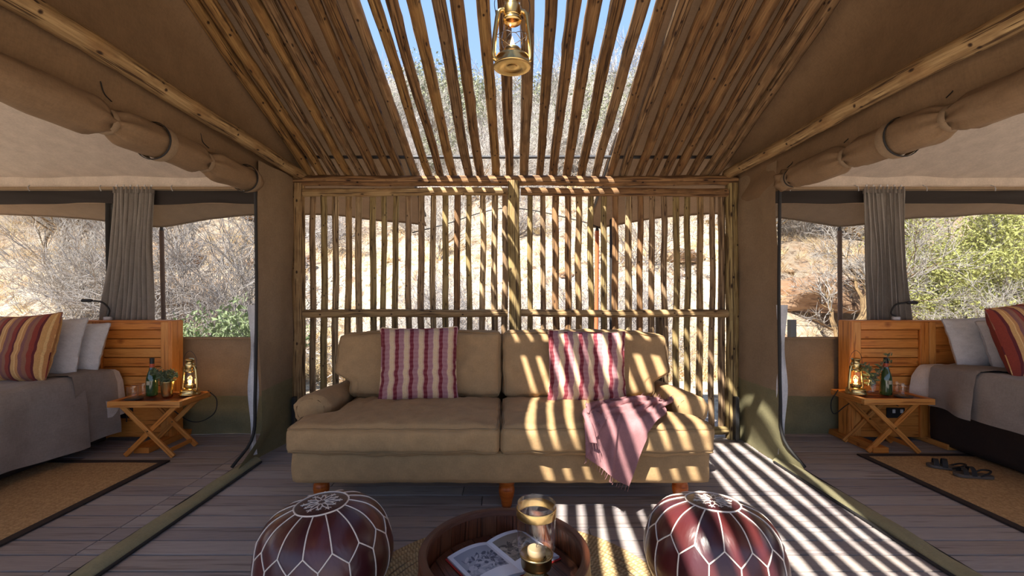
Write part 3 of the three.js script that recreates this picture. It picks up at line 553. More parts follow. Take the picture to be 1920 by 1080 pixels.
{ // poles that hold the eaves outside
  const pole = (x0, x1, mat, label, dTop = 4.86, dBot = 5.05, yTop = 1.9) => { const p = thing('eave_pole', label, 'pole', [x1, -0.16, -dBot]); part('pole', tube([V(0, 0, 0), V((x0 - x1) / 2, (yTop + 0.16) / 2, (dBot - dTop) / 2), V(x0 - x1, yTop + 0.16, dBot - dTop)], 0.022, 8, 10), mat, p); part('pole_tip', new THREE.CylinderGeometry(0.012, 0.022, 0.05, 10).translate(x0 - x1, yTop + 0.18, dBot - dTop), M.steel, p); };
  const wood = std({ color: lin(0.22, 0.13, 0.09), roughness: 0.8 });
  pole(-3.7, -3.8, wood, 'brown eave pole standing outside the left window');
  pole(3.57, 3.72, wood, 'brown eave pole leaning outside the right window');
  pole(0.97, 0.99, std({ color: lin(0.62, 0.16, 0.06), roughness: 0.7 }), 'orange painted pole standing behind the screen');
  pole(1.1, 1.1, M.black, 'thin black pole standing behind the screen', 4.75, 4.75, 2.05);
  const p = thing('deck_post', 'short grey post standing on the deck behind the sofa end', 'post', [1.55, 0, -4.6]);
  part('post', log(V(0, 0, 0), V(0, 1.02, 0), 0.042, 0.042, 71, { wob: 0.004 }), std({ map: barkPale, color: '#b9b6b4', bumpMap: barkBump, bumpScale: 0.004 }), p);
  // wire fence beyond the right window
  const f = thing('wire_fence', 'low wire fence with a stub post below the right window', 'fence', [3.4, -0.16, -6.2]);
  for (const x of [-0.1, 1.5, 3.1]) part('fence_post', box(0.08, 1.02, 0.08, x + 0.6, 0.51, 0), M.steel, f);
  for (const y of [0.55, 0.75, 0.95]) part('wire', tube([V(-0.6, y, 0), V(2, y - 0.02, 0.01), V(5, y, 0)], 0.003, 12, 5), M.steel, f);
}

// ---------- soft furnishings helpers ----------
function metreUV(g) { // uv in metres from the dominant direction of each vertex
  const p = g.attributes.position, n = g.attributes.normal, uv = [];
  for (let i = 0; i < p.count; i++) { const ax = Math.abs(n.getX(i)), ay = Math.abs(n.getY(i)), az = Math.abs(n.getZ(i)); if (ay >= ax && ay >= az) uv.push(p.getX(i), p.getZ(i)); else if (az >= ax) uv.push(p.getX(i), p.getY(i)); else uv.push(p.getZ(i), p.getY(i)); }
  g.setAttribute('uv', new THREE.Float32BufferAttribute(uv, 2)); return g;
}
// cushion: a box with rounded edges, a crown and creases; warp(p) bends it into its outline
function softBox(w, h, d, r, seg, o = {}) {
  const { crown = 0, bulge = 0, wr = 0.006, seed = 1, warp } = o;
  const map = (x, y, z) => {
    const q = V(clamp(x, -w / 2 + r, w / 2 - r), clamp(y, -h / 2 + r, h / 2 - r), clamp(z, -d / 2 + r, d / 2 - r)), e = V(x, y, z).sub(q), n = e.length() > 1e-6 ? e.clone().normalize() : V();
    const p = q.addScaledVector(n, Math.min(r, e.length() > 1e-6 ? r : 0));
    const ux = 1 - (2 * x / w) ** 2, uy = 1 - (2 * y / h) ** 2, uz = 1 - (2 * z / d) ** 2;
    p.y += Math.sign(y) * crown * Math.pow(Math.max(0, ux), 0.5) * Math.pow(Math.max(0, uz), 0.5) * Math.abs(2 * y / h);
    p.z += Math.sign(z) * bulge * Math.pow(Math.max(0, ux), 0.5) * Math.pow(Math.max(0, uy), 0.5) * Math.abs(2 * z / d);
    p.addScaledVector(n, wr * noise3(x * 5 + seed * 9, y * 6, z * 5) + wr * 0.6 * noise3(x * 14 + seed * 9, y * 5, z * 9));
    return warp ? warp(p, x, y, z) : p;
  };
  let g = new THREE.BoxGeometry(w, h, d, ...seg); g.deleteAttribute('uv'); g.deleteAttribute('normal'); g = mergeVertices(g, 1e-5);
  const P = g.attributes.position;
  for (let i = 0; i < P.count; i++) { const q = map(P.getX(i), P.getY(i), P.getZ(i)); P.setXYZ(i, q.x, q.y, q.z); }
  g.computeVertexNormals(); metreUV(g);
  const pipe = (pts, rad = 0.005) => tube(pts.map(([x, y, z]) => map(x * w / 2, y * h / 2, z * d / 2)), rad, pts.length * 4, 6);
  return { geo: g, map, pipe };
}
const lineup = (a, b, n) => Array.from({ length: n + 1 }, (_, i) => a.map((v, k) => lerp(v, b[k], i / n)));
// knife-edge pillow standing in the xy plane, uv 0..1 over its face
function pillow(w, h, t, seed, slump = 0) {
  const side = (k) => grid(28, 28, (u, v) => {
    const a = (k > 0 ? u : 1 - u) * 2 - 1, b = v * 2 - 1, fu = 1 - Math.pow(Math.abs(a), 3.2), fv = 1 - Math.pow(Math.abs(b), 3.2);
    const T = t / 2 * Math.pow(fu * fv, 0.55), x = a * w / 2 * (1 - 0.05 * (1 - b * b)), y = b * h / 2 * (1 - 0.05 * (1 - a * a));
    const edge = (1 - fu * fv), cr = 0.0035 * noise3(a * 2.2 + seed, b * 2.2, k * 3) * (fu * fv) + 0.002 * noise3(a * 6 + seed, b * 3, k) * Math.min(1, fu * fv * 3);
    return [x + 0.006 * noise3(b * 3, seed, 1), y - slump * (1 - b) * 0.0 + 0.004 * noise3(a * 3, seed, 2), k * (T * (1 - slump * 0.4 * b) + cr + 0.0015) + 0 * edge];
  }, 1, 1);
  const b = side(-1), uv = b.attributes.uv; for (let i = 0; i < uv.count; i++) uv.setX(i, 1 - uv.getX(i));
  return merge([side(1), b]);
}
function pillowPiping(w, h, r = 0.006) { const pts = []; for (let k = 0; k < 4; k++) for (let i = 0; i < 10; i++) { const t = i / 10 * 2 - 1, [a, b] = [[t, -1], [1, t], [-t, 1], [-1, -t]][k]; pts.push(V(a * w / 2 * (1 - 0.05 * (1 - b * b)), b * h / 2 * (1 - 0.05 * (1 - a * a)), 0)); } return tube(pts, r, 120, 6, true); }
const stripes = (list, total, bands) => (u, v) => { let x = (u * total) % 1, c = list[list.length - 1][1]; for (const [w, col] of list) { if (x < w) { c = col; break; } x -= w; } const f = bands ? bands(v) : 1, n = 0.92 + 0.16 * vn(u * 300, v * 300, 300, 300, 3); return [c[0] * n * f, c[1] * n * f, c[2] * n * f]; };
const plaid = tex(512, 512, (u, v) => {
  const c = stripes([[0.04, [166, 92, 98]], [0.22, [124, 40, 52]], [0.34, [176, 124, 130]], [0.04, [214, 176, 160]], [0.26, [230, 200, 160]], [0.10, [216, 176, 148]]], 5.2)(u, v), b = Math.sin(v * 6.283 * 17);
  return mixc(c, [228, 205, 188], b > 0.1 ? 0.14 : b > -0.5 ? 0.05 : 0.0);
});
const bedStripe = tex(512, 512, stripes([[0.20, [150, 64, 50]], [0.10, [104, 40, 44]], [0.17, [216, 166, 106]], [0.05, [236, 196, 134]], [0.14, [204, 146, 92]], [0.16, [142, 94, 88]], [0.18, [158, 108, 84]]], 3.6));
const plaidMat = phys({ map: plaid, bumpMap: rep(clothBump, 4, 4), bumpScale: 0.001, roughness: 0.95 }), bedStripeMat = phys({ map: bedStripe, bumpMap: rep(clothBump, 4, 4), bumpScale: 0.001, roughness: 0.95 });

// ---------- sofa ----------
const SX = -0.035;
{
  const so = thing('sofa', 'long olive tan sofa with turned wooden legs before the slatted screen', 'sofa', [SX, 0, 0]);
  const base = softBox(2.36, 0.19, 0.98, 0.022, [60, 6, 30], { wr: 0.004, seed: 3 });
  base.geo.translate(0, 0.262, -3.03); part('base', base.geo, M.sofa, so);
  for (const s of [-1, 1]) {
    const w = 1.182, lug = (p, x, y, z) => { const out = smoothstep(s * x, 0.12, w / 2), back = smoothstep(-z, -0.14, -0.06) ; const bk = smoothstep(-z + 0.0, 0.06 - 0.2, 0.14 - 0.2); p.x -= s * out * 0.155 * bk; return p; };
    const c = softBox(w, 0.148, 0.72, 0.038, [64, 10, 40], { crown: 0.038, bulge: 0.02, wr: 0.007, seed: 11 + s, warp: lug });
    const m = part('seat_cushion', c.geo, M.sofa, so); m.position.set(s * w / 2, 0.43, -2.83);
    const rim = (y) => [...lineup([-0.985, y, -1], [-0.985, y, 0.97], 14), ...lineup([-0.96, y, 1], [0.96, y, 1], 26), ...lineup([0.985, y, 0.97], [0.985, y, -1], 14)];
    part('piping', merge([c.pipe(rim(0.98), 0.0055), c.pipe(rim(-0.98), 0.0055)]), M.piping, m);
    const ear = (p, x, y, z) => { const out = smoothstep(s * x, 0.30, 0.6), low = 1 - smoothstep(y, -0.13, -0.05); p.x -= s * out * 0.12 * low; p.z += 0.10 * smoothstep(-y, -0.2, 0.25) - 0.03; p.y += -0.025 * out * smoothstep(y, 0, 0.2); return p; };
    const b = softBox(1.195, 0.46, 0.20, 0.05, [56, 30, 12], { crown: 0.012, bulge: 0.045, wr: 0.008, seed: 21 + s, warp: ear });
    const bm = part('back_cushion', b.geo, M.sofa, so); bm.position.set(s * 0.598, 0.725, -3.33); bm.rotation.x = -0.1;
    const r2 = (z) => [...lineup([-0.97, -1, z], [-0.985, 0.95, z], 16), ...lineup([-0.96, 0.985, z], [0.96, 0.985, z], 24), ...lineup([0.985, 0.95, z], [0.97, -1, z], 16)];
    part('piping', b.pipe(r2(0.9), 0.0055), M.piping, bm);
    // low scroll arm
    const arm = grid(26, 30, (u, v) => {
      const a = -u * 6.2832, z = lerp(-2.83, -3.45, v), fl = 1 - 0.25 * smoothstep(v, 0.1, 1), e = v < 0.03 ? Math.sqrt(v / 0.03) * 0.25 + 0.75 : 1;
      const rx = (0.112 + 0.015 * Math.sin(v * 3)) * fl * e, ry = 0.082 * fl * e, cx = s * (1.19 - 0.03 * v), cy = 0.515 + 0.0 * v;
      let x = Math.cos(a) * rx, y = Math.sin(a) * ry; if (y < 0) y *= 1.5; 
      const pl = 0.006 * Math.sin(a * 9 + v * 2) * Math.exp(-v * 14) + 0.006 * noise3(x * 9, y * 9, z * 6 + s);
      return [cx + x * (1 + pl * 8), cy + y * (1 + pl * 8), z];
    }, 0.7, 0.76, true);
    part('arm', merge([arm, grid(24, 5, (u, v) => { const a = u * 6.2832, q = v * 0.76, y = Math.sin(a) * 0.082 * q; return [s * 1.19 + Math.cos(a) * 0.112 * q, 0.515 + (y < 0 ? y * 1.5 : y), -2.83 + 0.018 * (1 - v * v)]; }, 0.3, 0.1)]), M.sofa, so);
  }
  const back = softBox(2.32, 0.62, 0.12, 0.05, [40, 14, 6], { seed: 31 });
  back.geo.translate(0, 0.55, -3.52); part('back_frame', back.geo, M.sofa, so);
  const leg = lathe([[0.001, 0], [0.028, 0], [0.032, 0.02], [0.034, 0.04], [0.042, 0.06], [0.047, 0.09], [0.044, 0.115], [0.037, 0.125], [0.046, 0.132], [0.047, 0.15], [0.044, 0.168], [0.001, 0.17]], 24);
  for (const [x, z] of [[-1.06, -2.68], [0.035, -2.64], [1.06, -2.68], [-1.06, -3.44], [0.035, -3.44], [1.06, -3.44]]) part('leg', leg, M.turned, so).position.set(x, 0, z);
  for (const [i, x, y, d, rx, ry, rz, la] of [[0, -0.595, 0.756, 3.075, -0.24, 0.1, 0.03, 'striped burgundy and cream pillow on the left, shaded half of sofa'], [1, 0.54, 0.735, 3.06, -0.26, -0.06, -0.035, 'striped burgundy and cream pillow in sunlight on right sofa half']]) {
    const p = thing('throw_pillow', la, 'pillow', [x, y, -d]); p.rotation.set(rx, ry, rz);
    part('seam', pillowPiping(0.52, 0.5, 0.005), plaidMat, part('cover', pillow(0.52, 0.5, 0.17, 3 + i), plaidMat, p));
  }
}
// ---------- fringed throw over the seat, settled as a cloth ----------
{
  const NU = 40, NV = 84, W = 0.70, L = 0.88, P = [], Q = [], lift = [], nrm = V(), rs = rng(4);
  const seatTop = 0.54, front = -2.455, start = V(1.0, 0, -2.96), dirA = V(-0.63, 0, 0.54).normalize(), lenA = 0.74;
  for (let j = 0; j <= NV; j++) for (let i = 0; i <= NU; i++) {
    const t = (j / NV) * L, k0 = i / NU - 0.5, kf = -0.5 + 0.5 * smoothstep(t, 0.45, 0.9), folded = k0 < kf, k = folded ? kf + (kf - k0) * 0.9 : k0, squeeze = lerp(0.24, 0.74, smoothstep(t, 0.05, 0.5)) * lerp(1, 0.62, smoothstep(t, 0.62, 0.82));
    const along = Math.min(t, lenA), over = Math.max(0, t - lenA), c = start.clone().addScaledVector(dirA, along);
    const acr = V(0.75, 0, 0.66).lerp(V(1, 0, 0.1), smoothstep(t, 0.45, 0.75)).normalize(), pl = 0.05 * (1 - squeeze * 0.8) * Math.sin(k * 34 + t * 2.5) + 0.03 * noise3(k * 4, t * 4, 3);
    const y = seatTop + 0.07 + Math.max(-0.03, pl) - over, p = c.addScaledVector(acr, k * W * squeeze * 1.0); p.y = y - (over > 0 ? pl : 0); p.z += over > 0 ? 0.05 + pl * 1.1 : 0;
    if (folded) { p.y += 0.025; p.z += over > 0 ? 0.02 : 0; }
    P.push(p); Q.push(p.clone()); lift.push(folded ? 0.012 : 0);
  }
  const id = (i, j) => j * (NU + 1) + i, con = [], du = W / NU, dv = L / NV, dd = Math.hypot(du, dv);
  for (let j = 0; j <= NV; j++) for (let i = 0; i <= NU; i++) { if (i < NU) con.push([id(i, j), id(i + 1, j), du]); if (j < NV) con.push([id(i, j), id(i, j + 1), dv]); if (i < NU && j < NV) con.push([id(i, j), id(i + 1, j + 1), dd], [id(i + 1, j), id(i, j + 1), dd]); if (i < NU - 1) con.push([id(i, j), id(i + 2, j), du * 2, 1]); if (j < NV - 1) con.push([id(i, j), id(i, j + 2), dv * 2, 1]); }
  const boxes = [[V(0.59 + SX, 0.43, -2.83), V(0.60, 0.113, 0.388), 0.06], [V(SX, 0.26, -3.03), V(1.18, 0.1, 0.49), 0.02], [V(0.585 + SX, 0.72, -3.36), V(0.58, 0.25, 0.19), 0.06], [V(1.18 + SX, 0.5, -3.12), V(0.10, 0.1, 0.38), 0.09]];
  const dlt = V();
  const collide = (p, o, up) => {
    for (const [c, h, r] of boxes) {
      const q = p.clone().sub(c), a = V(Math.abs(q.x) - h.x + r, Math.abs(q.y) - h.y + r, Math.abs(q.z) - h.z + r);
      const out = V(Math.max(a.x, 0), Math.max(a.y, 0), Math.max(a.z, 0)), sd = out.length() + Math.min(Math.max(a.x, a.y, a.z), 0) - r - 0.009 - up;
      if (sd < 0) {
        if (out.length() > 1e-6) nrm.set(out.x * Math.sign(q.x), out.y * Math.sign(q.y), out.z * Math.sign(q.z)).normalize();
        else if (a.y >= a.x && a.y >= a.z - 0.02) nrm.set(0, Math.sign(q.y), 0); else if (a.z >= a.x) nrm.set(0, 0, Math.sign(q.z)); else nrm.set(Math.sign(q.x), 0, 0);
        p.addScaledVector(nrm, -sd); dlt.subVectors(p, o); dlt.addScaledVector(nrm, -nrm.dot(dlt)); p.addScaledVector(dlt, -0.85); o.copy(p);
      }
    }
    if (p.y < 0.01) p.y = 0.01;
  };
  const dl = V();
  for (let it = 0; it < 110; it++) {
    for (let k = 0; k < P.length; k++) { const p = P[k], o = Q[k], v = p.clone().sub(o).multiplyScalar(0.93); o.copy(p); p.add(v); p.y -= 0.0008; }
    for (let n = 0; n < 5; n++) for (const [a, b, l, soft] of con) { dl.subVectors(P[b], P[a]); const len = dl.length() || 1e-6; if (soft && len > l * 0.8) continue; dl.multiplyScalar((len - l) / len * (soft ? 0.05 : len < l ? 0.05 : 0.5)); P[a].add(dl); P[b].sub(dl); }
    for (let k = 0; k < P.length; k++) collide(P[k], Q[k], lift[k]);
  }
  const g = grid(NU, NV, (u, v) => P[id(Math.round(u * NU), Math.round(v * NV))].toArray(), W, L);
  const t = thing('throw_blanket', 'crumpled dusty pink fringed throw hanging over the sofa front', 'blanket');
  part('cloth', g, M.throwCloth, t);
  const fr = [];
  for (let i = 0; i <= NU; i++) for (const j of [NV, 0]) { const p = P[id(i, j)], q = P[id(i, j ? NV - 1 : 1)], d = p.clone().sub(q).normalize().multiplyScalar(0.022), e = p.clone().add(d).add(V((rs() - 0.5) * 0.012, j ? -0.01 : 0.004, (rs() - 0.5) * 0.008)); fr.push(tube([p, p.clone().lerp(e, 0.5), e], 0.0014, 2, 3)); }
  for (let j = 0; j <= NV; j += 7) { const p = P[id(0, j)], q = P[id(1, j)], d = p.clone().sub(q).normalize().multiplyScalar(0.02), e = p.clone().add(d); fr.push(tube([p, p.clone().lerp(e, 0.5), e], 0.0016, 2, 3)); }
  part('fringe', merge(fr), M.throwCloth, t).userData.kind = 'stuff';
}

// ---------- leather poufs ----------
{
  const leatherBump = tex(512, 512, (u, v) => G3(255 * clamp(0.55 * fbm(u, v, 8, 8, 91, 3) + 0.45 * fbm(u, v, 50, 50, 95, 3), 0, 1)), false);
  const leather = [[0.07, 0.012, 0.013], [0.055, 0.012, 0.016], [0.085, 0.014, 0.014]].map((c) => phys({ color: lin(...c), roughness: 0.34, bumpMap: leatherBump, bumpScale: 0.003, clearcoat: 0.35, clearcoatRoughness: 0.28 }));
  const N = 15, R = 0.265, H = 0.375;
  // profile: t = 0 centre of the top, 1 at the floor edge
  const prof = new THREE.CatmullRomCurve3([V(0, H, 0), V(0.07, H - 0.002, 0), V(0.125, H - 0.012, 0), V(0.19, H - 0.042, 0), V(0.238, H - 0.1, 0), V(0.262, H - 0.18, 0), V(0.262, H - 0.25, 0), V(0.24, 0.065, 0), V(0.2, 0.018, 0), V(0.13, 0.0, 0), V(0, 0, 0)], false, 'catmullrom', 0.5);
  const S = (th, t, puff = 0) => { const q = prof.getPoint(clamp(t, 0, 1)), lump = 1 + 0.02 * noise3(Math.cos(th) * 1.2, Math.sin(th) * 1.2, t * 2); return V(Math.cos(th) * (q.x * lump + puff), q.y + puff * 0.5, Math.sin(th) * (q.x * lump + puff)); };
  const T0 = 0.16, TA = 0.395, TB = 0.455, TE = 0.94;
  function pouf(label, pos, turn) {
    const p = thing('pouf', label, 'pouf', pos, turn), a0 = (6.2832 / N), disc = grid(40, 6, (u, v) => S(-u * 6.2832, v * T0, 0.001 * Math.sin(v * 3.1)).toArray(), 1, 0.1, true);
    part('top_disc', disc, leather[1], p);
    const seams = [];
    for (let i = 0; i < N; i++) {
      const th = (u) => -(i + u) * a0, low = (u) => lerp(TA, TB, 1 - Math.abs(u - 0.5) * 2 > 0 ? 1 - Math.abs(u - 0.5) * 2 : 0);
      part('leather_panel', grid(8, 8, (u, v) => S(th(u), lerp(T0, low(u), v), 0.004 * Math.sin(u * 3.14) * Math.sin(v * 3.14)).toArray(), 0.12, 0.15), leather[(i * 7) % 3], p);
      const th2 = (u) => -(i + 0.5 + u) * a0, up = (u) => lerp(TB, TA, 1 - Math.abs(u - 0.5) * 2);
      part('leather_panel', grid(8, 14, (u, v) => S(th2(u), lerp(up(u), TE, v), 0.005 * Math.sin(u * 3.14) * Math.min(1, v * 5)).toArray(), 0.12, 0.35), leather[(i * 5 + 1) % 3], p);
      const line = (f, n = 10) => Array.from({ length: n + 1 }, (_, k) => f(k / n));
      seams.push(tube(line((t) => S(th(0), lerp(T0, TA, t), 0.0015)), 0.0027, 14, 5), tube(line((t) => S(th(t * 0.5), low(t * 0.5), 0.0015), 4), 0.0027, 6, 5), tube(line((t) => S(th(0.5 + t * 0.5), low(0.5 + t * 0.5), 0.0015), 4), 0.0027, 6, 5), tube(line((t) => S(th(0.5), lerp(TB, TE, t), 0.0015)), 0.0027, 18, 5));
    }
    seams.push(tube(Array.from({ length: 40 }, (_, k) => S((k / 40) * 6.2832, T0, 0.002)), 0.0035, 80, 5, true));
    part('stitching', merge(seams), M.stitch, p);
    part('leather_base', grid(30, 4, (u, v) => S(-u * 6.2832, lerp(TE - 0.01, 1, v)).toArray(), 1, 0.2, true), leather[0], p);
    // embroidered star of pale thread
    const st = []; const top = (x, z) => S(Math.atan2(z, x), Math.min(T0, Math.hypot(x, z) / 0.1 * T0), 0.0022);
    for (let k = 0; k < 12; k++) {
      const a = (k / 12) * 6.2832, pt = (r, o) => top(Math.cos(a + o) * r, Math.sin(a + o) * r), r1 = k % 2 ? 0.06 : 0.072;
      st.push(tube([pt(0.01, 0), pt(0.03, 0.22), pt(r1, 0)], 0.0017, 8, 4), tube([pt(0.01, 0), pt(0.03, -0.22), pt(r1, 0)], 0.0017, 8, 4), tube([pt(0.035, 0.26), pt(0.05, 0.05), pt(r1 * 0.9, -0.16)], 0.0015, 8, 4), tube([pt(0.035, -0.26), pt(0.05, -0.05), pt(r1 * 0.9, 0.16)], 0.0015, 8, 4));
    }
    part('embroidery', merge(st), M.stitch, p);
    return p;
  }
  const a = pouf('round dark leather pouf in shade to the left of tray table', [-0.735, 0, -1.86], 0.2);
  a.rotation.z = 0.06;
  const b = pouf('round dark leather pouf in sun stripes right of tray table', [0.835, 0, -1.84], 1.1);
  b.rotation.z = -0.08; a.position.y = 0.012; b.position.y = 0.016;
}

// ---------- jute rug, barrel tray table, book, hurricane lamp ----------
{
  const juteTex = tex(512, 512, (u, v) => { const k = Math.floor(v * 8), f = (v * 8) % 1, s = Math.sin((u * 40 + (f - 0.5) * (k % 2 ? 1.2 : -1.2)) * 6.2832), n = fbm(u, v, 40, 40, 131, 3); return mixc([138, 112, 76], [206, 178, 132], clamp(0.45 + 0.3 * s + (n - 0.5) * 0.8, 0, 1)); });
  const jute = std({ map: rep(juteTex, 1, 1), bumpMap: rep(juteTex, 1, 1), bumpScale: 0.004, roughness: 1 });
  const rug = thing('jute_rug', 'round braided jute rug under the wooden tray table', 'rug', [0.02, 0, -1.72]);
  for (let k = 1; k <= 24; k++) { // one braid per ring
    const r0 = (k - 1) * 0.03, r1 = k * 0.03;
    part('braid', grid(72, 5, (u, v) => { const a = u * 6.2832, r = lerp(r0, r1, v), w = 1 + 0.006 * Math.sin(a * 3 + k); return [Math.cos(a) * r * w, 0.004 + 0.009 * Math.sin(v * 3.1416), Math.sin(a) * r * w]; }, r1 * 9, 0.0625, true), jute, rug);
  }
  const wood = ['#ffffff', '#e8d4c8', '#fff0e4'].map((c, k) => { const t = rep(darkWoodTex, 1.2, 2.2); t.offset.set(k * 0.37, k * 0.19); t.rotation = 0; return std({ map: t, color: c, bumpMap: rep(grainBump, 2, 3), bumpScale: 0.001, roughness: 0.38 }); });
  const C = [-0.008, 0, -1.59], t = thing('tray_table', 'round dark wooden barrel tray table with raised rim', 'table', C), n = 26, rr = (y) => 0.293 + 0.012 * Math.sin((y / 0.35) * 3.1416);
  for (let i = 0; i < n; i++) {
    const a0 = (i / n) * 6.2832 + 0.004, a1 = ((i + 1) / n) * 6.2832 - 0.004, th = 0.022;
    const f = (u, v) => { const P4 = [[0, 0.013], [0, 0.335], [1, 0.335], [1, 0.013], [0, 0.013]], k = Math.min(3, Math.floor(v * 4)), q = v * 4 - k, o = lerp(P4[k][0], P4[k + 1][0], q), y = lerp(P4[k][1], P4[k + 1][1], q), a = lerp(a0, a1, u), r = rr(y) - o * th; return [Math.cos(a) * r, y, Math.sin(a) * r]; };
    const g = grid(3, 16, f, 0.07, 0.7), uv = g.attributes.uv; for (let k = 0; k < uv.count; k++) uv.setXY(k, uv.getY(k), uv.getX(k));
    part('stave', g.toNonIndexed(), wood[i % 3], t); t.children.at(-1).geometry.computeVertexNormals();
  }
  part('rim', lathe([[0.268, 0.33], [0.268, 0.347], [0.273, 0.352], [0.292, 0.352], [0.297, 0.347], [0.297, 0.33], [0.268, 0.33]], 72), wood[1], t);
  for (const y of [0.05, 0.2]) part('hoop', lathe([[rr(y) + 0.001, y], [rr(y) + 0.004, y + 0.002], [rr(y + 0.03) + 0.004, y + 0.028], [rr(y + 0.03) + 0.001, y + 0.03]], 72), M.steel, t);
  for (let k = 0; k < 6; k++) { const x0 = -0.272 + k * 0.0907, x1 = x0 + 0.0887, s = new THREE.Shape(), c = (x) => Math.sqrt(Math.max(0, 0.272 ** 2 - x * x)), N2 = 6; for (let i = 0; i <= N2; i++) { const x = lerp(x0, x1, i / N2); i ? s.lineTo(x, c(x)) : s.moveTo(x, c(x)); } for (let i = N2; i >= 0; i--) { const x = lerp(x0, x1, i / N2); s.lineTo(x, -c(x)); }
    const g = new THREE.ExtrudeGeometry(s, { depth: 0.018, bevelEnabled: false }); g.rotateX(-Math.PI / 2); g.rotateY(0.5); g.translate(0, 0.232, 0); const uv = g.attributes.uv; for (let i = 0; i < uv.count; i++) uv.setXY(i, uv.getY(i), uv.getX(i)); part('board', g, wood[(k + 1) % 3], t); }
  // open picture book
  const print = (seed, tone) => { // a page with a pale margin and a printed photograph of rocks and animals
    const c = document.createElement('canvas'); c.width = 384; c.height = 512; const g = c.getContext('2d'), r = rng(seed);
    g.fillStyle = '#dfe3ee'; g.fillRect(0, 0, 384, 512); g.fillStyle = tone[0]; g.fillRect(30, 46, 324, 330);
    for (let k = 0; k < 90; k++) { g.fillStyle = tone[1 + Math.floor(r() * 3)]; g.beginPath(); g.ellipse(30 + r() * 324, 150 + r() * 226, 6 + r() * 34, 4 + r() * 16, r() * 3, 0, 7); g.save(); g.restore(); g.fill(); }
    g.strokeStyle = tone[3]; for (let k = 0; k < 40; k++) { g.lineWidth = 1 + r() * 3; g.beginPath(); const x = 40 + r() * 300, y = 160 + r() * 200; g.moveTo(x, y); g.quadraticCurveTo(x + 30 * (r() - 0.5), y + 30, x + 60 * (r() - 0.5), y + 40 * (r() - 0.5)); g.stroke(); }
    g.fillStyle = '#dfe3ee'; g.fillRect(0, 376, 384, 136); g.fillRect(0, 0, 30, 512); g.fillRect(354, 0, 30, 512);
    const tx = new THREE.CanvasTexture(c); tx.colorSpace = THREE.SRGBColorSpace; return tx;
  };
  const paper = std({ color: lin(0.72, 0.74, 0.8), roughness: 0.7 }), red = std({ color: lin(0.5, 0.03, 0.025), roughness: 0.5 });
  const bk = thing('open_book', 'open picture book with red cover lying in tray table', 'book', [-0.012, 0.251, -1.686], Math.atan2(0.11, 0.155));
  const pw = 0.172, ph = 0.235, yTop = (x) => 0.006 + 0.021 * Math.pow(Math.sin(Math.min(1, x / pw * 1.0) * 2.6 + 0.25), 0.8) * (1 - 0.25 * x / pw);
  for (const s of [-1, 1]) {
    const m = std({ map: print(s + 9, s < 0 ? ['#9aa0b0', '#4e5468', '#7c8296', '#b4b8c4'] : ['#8a8074', '#4c4640', '#6e665c', '#a89c8c']), roughness: 0.55 });
    const g = grid(20, 2, (u, v) => [s * u * pw, yTop(u * pw), (v - 0.5) * ph]); const uv = g.attributes.uv; for (let i = 0; i < uv.count; i++) uv.setXY(i, s < 0 ? 1 - uv.getX(i) : uv.getX(i), 1 - uv.getY(i));
    if (s > 0) { const id = [...g.index.array]; for (let k = 0; k < id.length; k += 3) [id[k + 1], id[k + 2]] = [id[k + 2], id[k + 1]]; g.setIndex(id); g.computeVertexNormals(); }
    m.side = THREE.DoubleSide; part('printed_page', g, m, bk);
    const edge = merge([...[-1, 1].map((k) => grid(20, 1, (u, v) => [s * u * pw, lerp(0.005, yTop(u * pw) - 0.0004, v), k * ph / 2])), grid(1, 1, (u, v) => [s * pw, lerp(0.005, yTop(pw) - 0.0004, v), (u - 0.5) * ph])]);
    const pe = part('page_block', edge, std({ color: lin(0.72, 0.74, 0.8), side: THREE.DoubleSide }), bk);
    part('cover', box(pw + 0.006, 0.004, ph + 0.012, s * (pw + 0.006) / 2, 0.002, 0, 0.0015), red, bk);
  }
  const h = thing('hurricane_lamp', 'glass hurricane lamp with brass bands standing beside the book', 'candle lamp', [0.1, 0.251, -1.525]);
  part('foot', merge([lathe([[0.001, 0], [0.064, 0], [0.066, 0.004], [0.06, 0.012], [0.046, 0.026], [0.028, 0.046], [0.02, 0.058], [0.022, 0.066], [0.03, 0.072], [0.001, 0.072]], 40), ...Array.from({ length: 28 }, (_, k) => { const a = (k / 28) * 6.2832, c = Math.cos(a), s = Math.sin(a); return tube([[c * 0.064, 0.006, s * 0.064], [c * 0.048, 0.027, s * 0.048], [c * 0.029, 0.048, s * 0.029], [c * 0.021, 0.06, s * 0.021]], 0.0026, 8, 5); })]), M.oldBrass, h);
  part('cup', lathe([[0.001, 0.072], [0.04, 0.072], [0.05, 0.076], [0.052, 0.086], [0.052, 0.108], [0.056, 0.112], [0.056, 0.118], [0.052, 0.119], [0.049, 0.112], [0.001, 0.108]], 40), M.oldBrass, h);
  part('glass', lathe([[0.046, 0.112], [0.053, 0.118], [0.06, 0.13], [0.0635, 0.146], [0.064, 0.17], [0.064, 0.24], [0.064, 0.288], [0.0628, 0.29], [0.0616, 0.288], [0.0616, 0.24], [0.0616, 0.17], [0.061, 0.147], [0.057, 0.132], [0.05, 0.121], [0.04, 0.116]], 48), M.glass, h);
  part('band', lathe([[0.0648, 0.244], [0.0668, 0.246], [0.067, 0.262], [0.0668, 0.272], [0.0648, 0.274]], 48), M.brass, h);
  part('candle', lathe([[0.001, 0.109], [0.03, 0.109], [0.031, 0.125], [0.03, 0.135], [0.026, 0.137], [0.001, 0.134]], 28), std({ color: lin(0.36, 0.26, 0.15), roughness: 0.5 }), h);
  part('wick', tube([[0, 0.138, 0], [0.001, 0.147, 0], [0.003, 0.152, 0]], 0.0012, 4, 5), M.black, h);
}

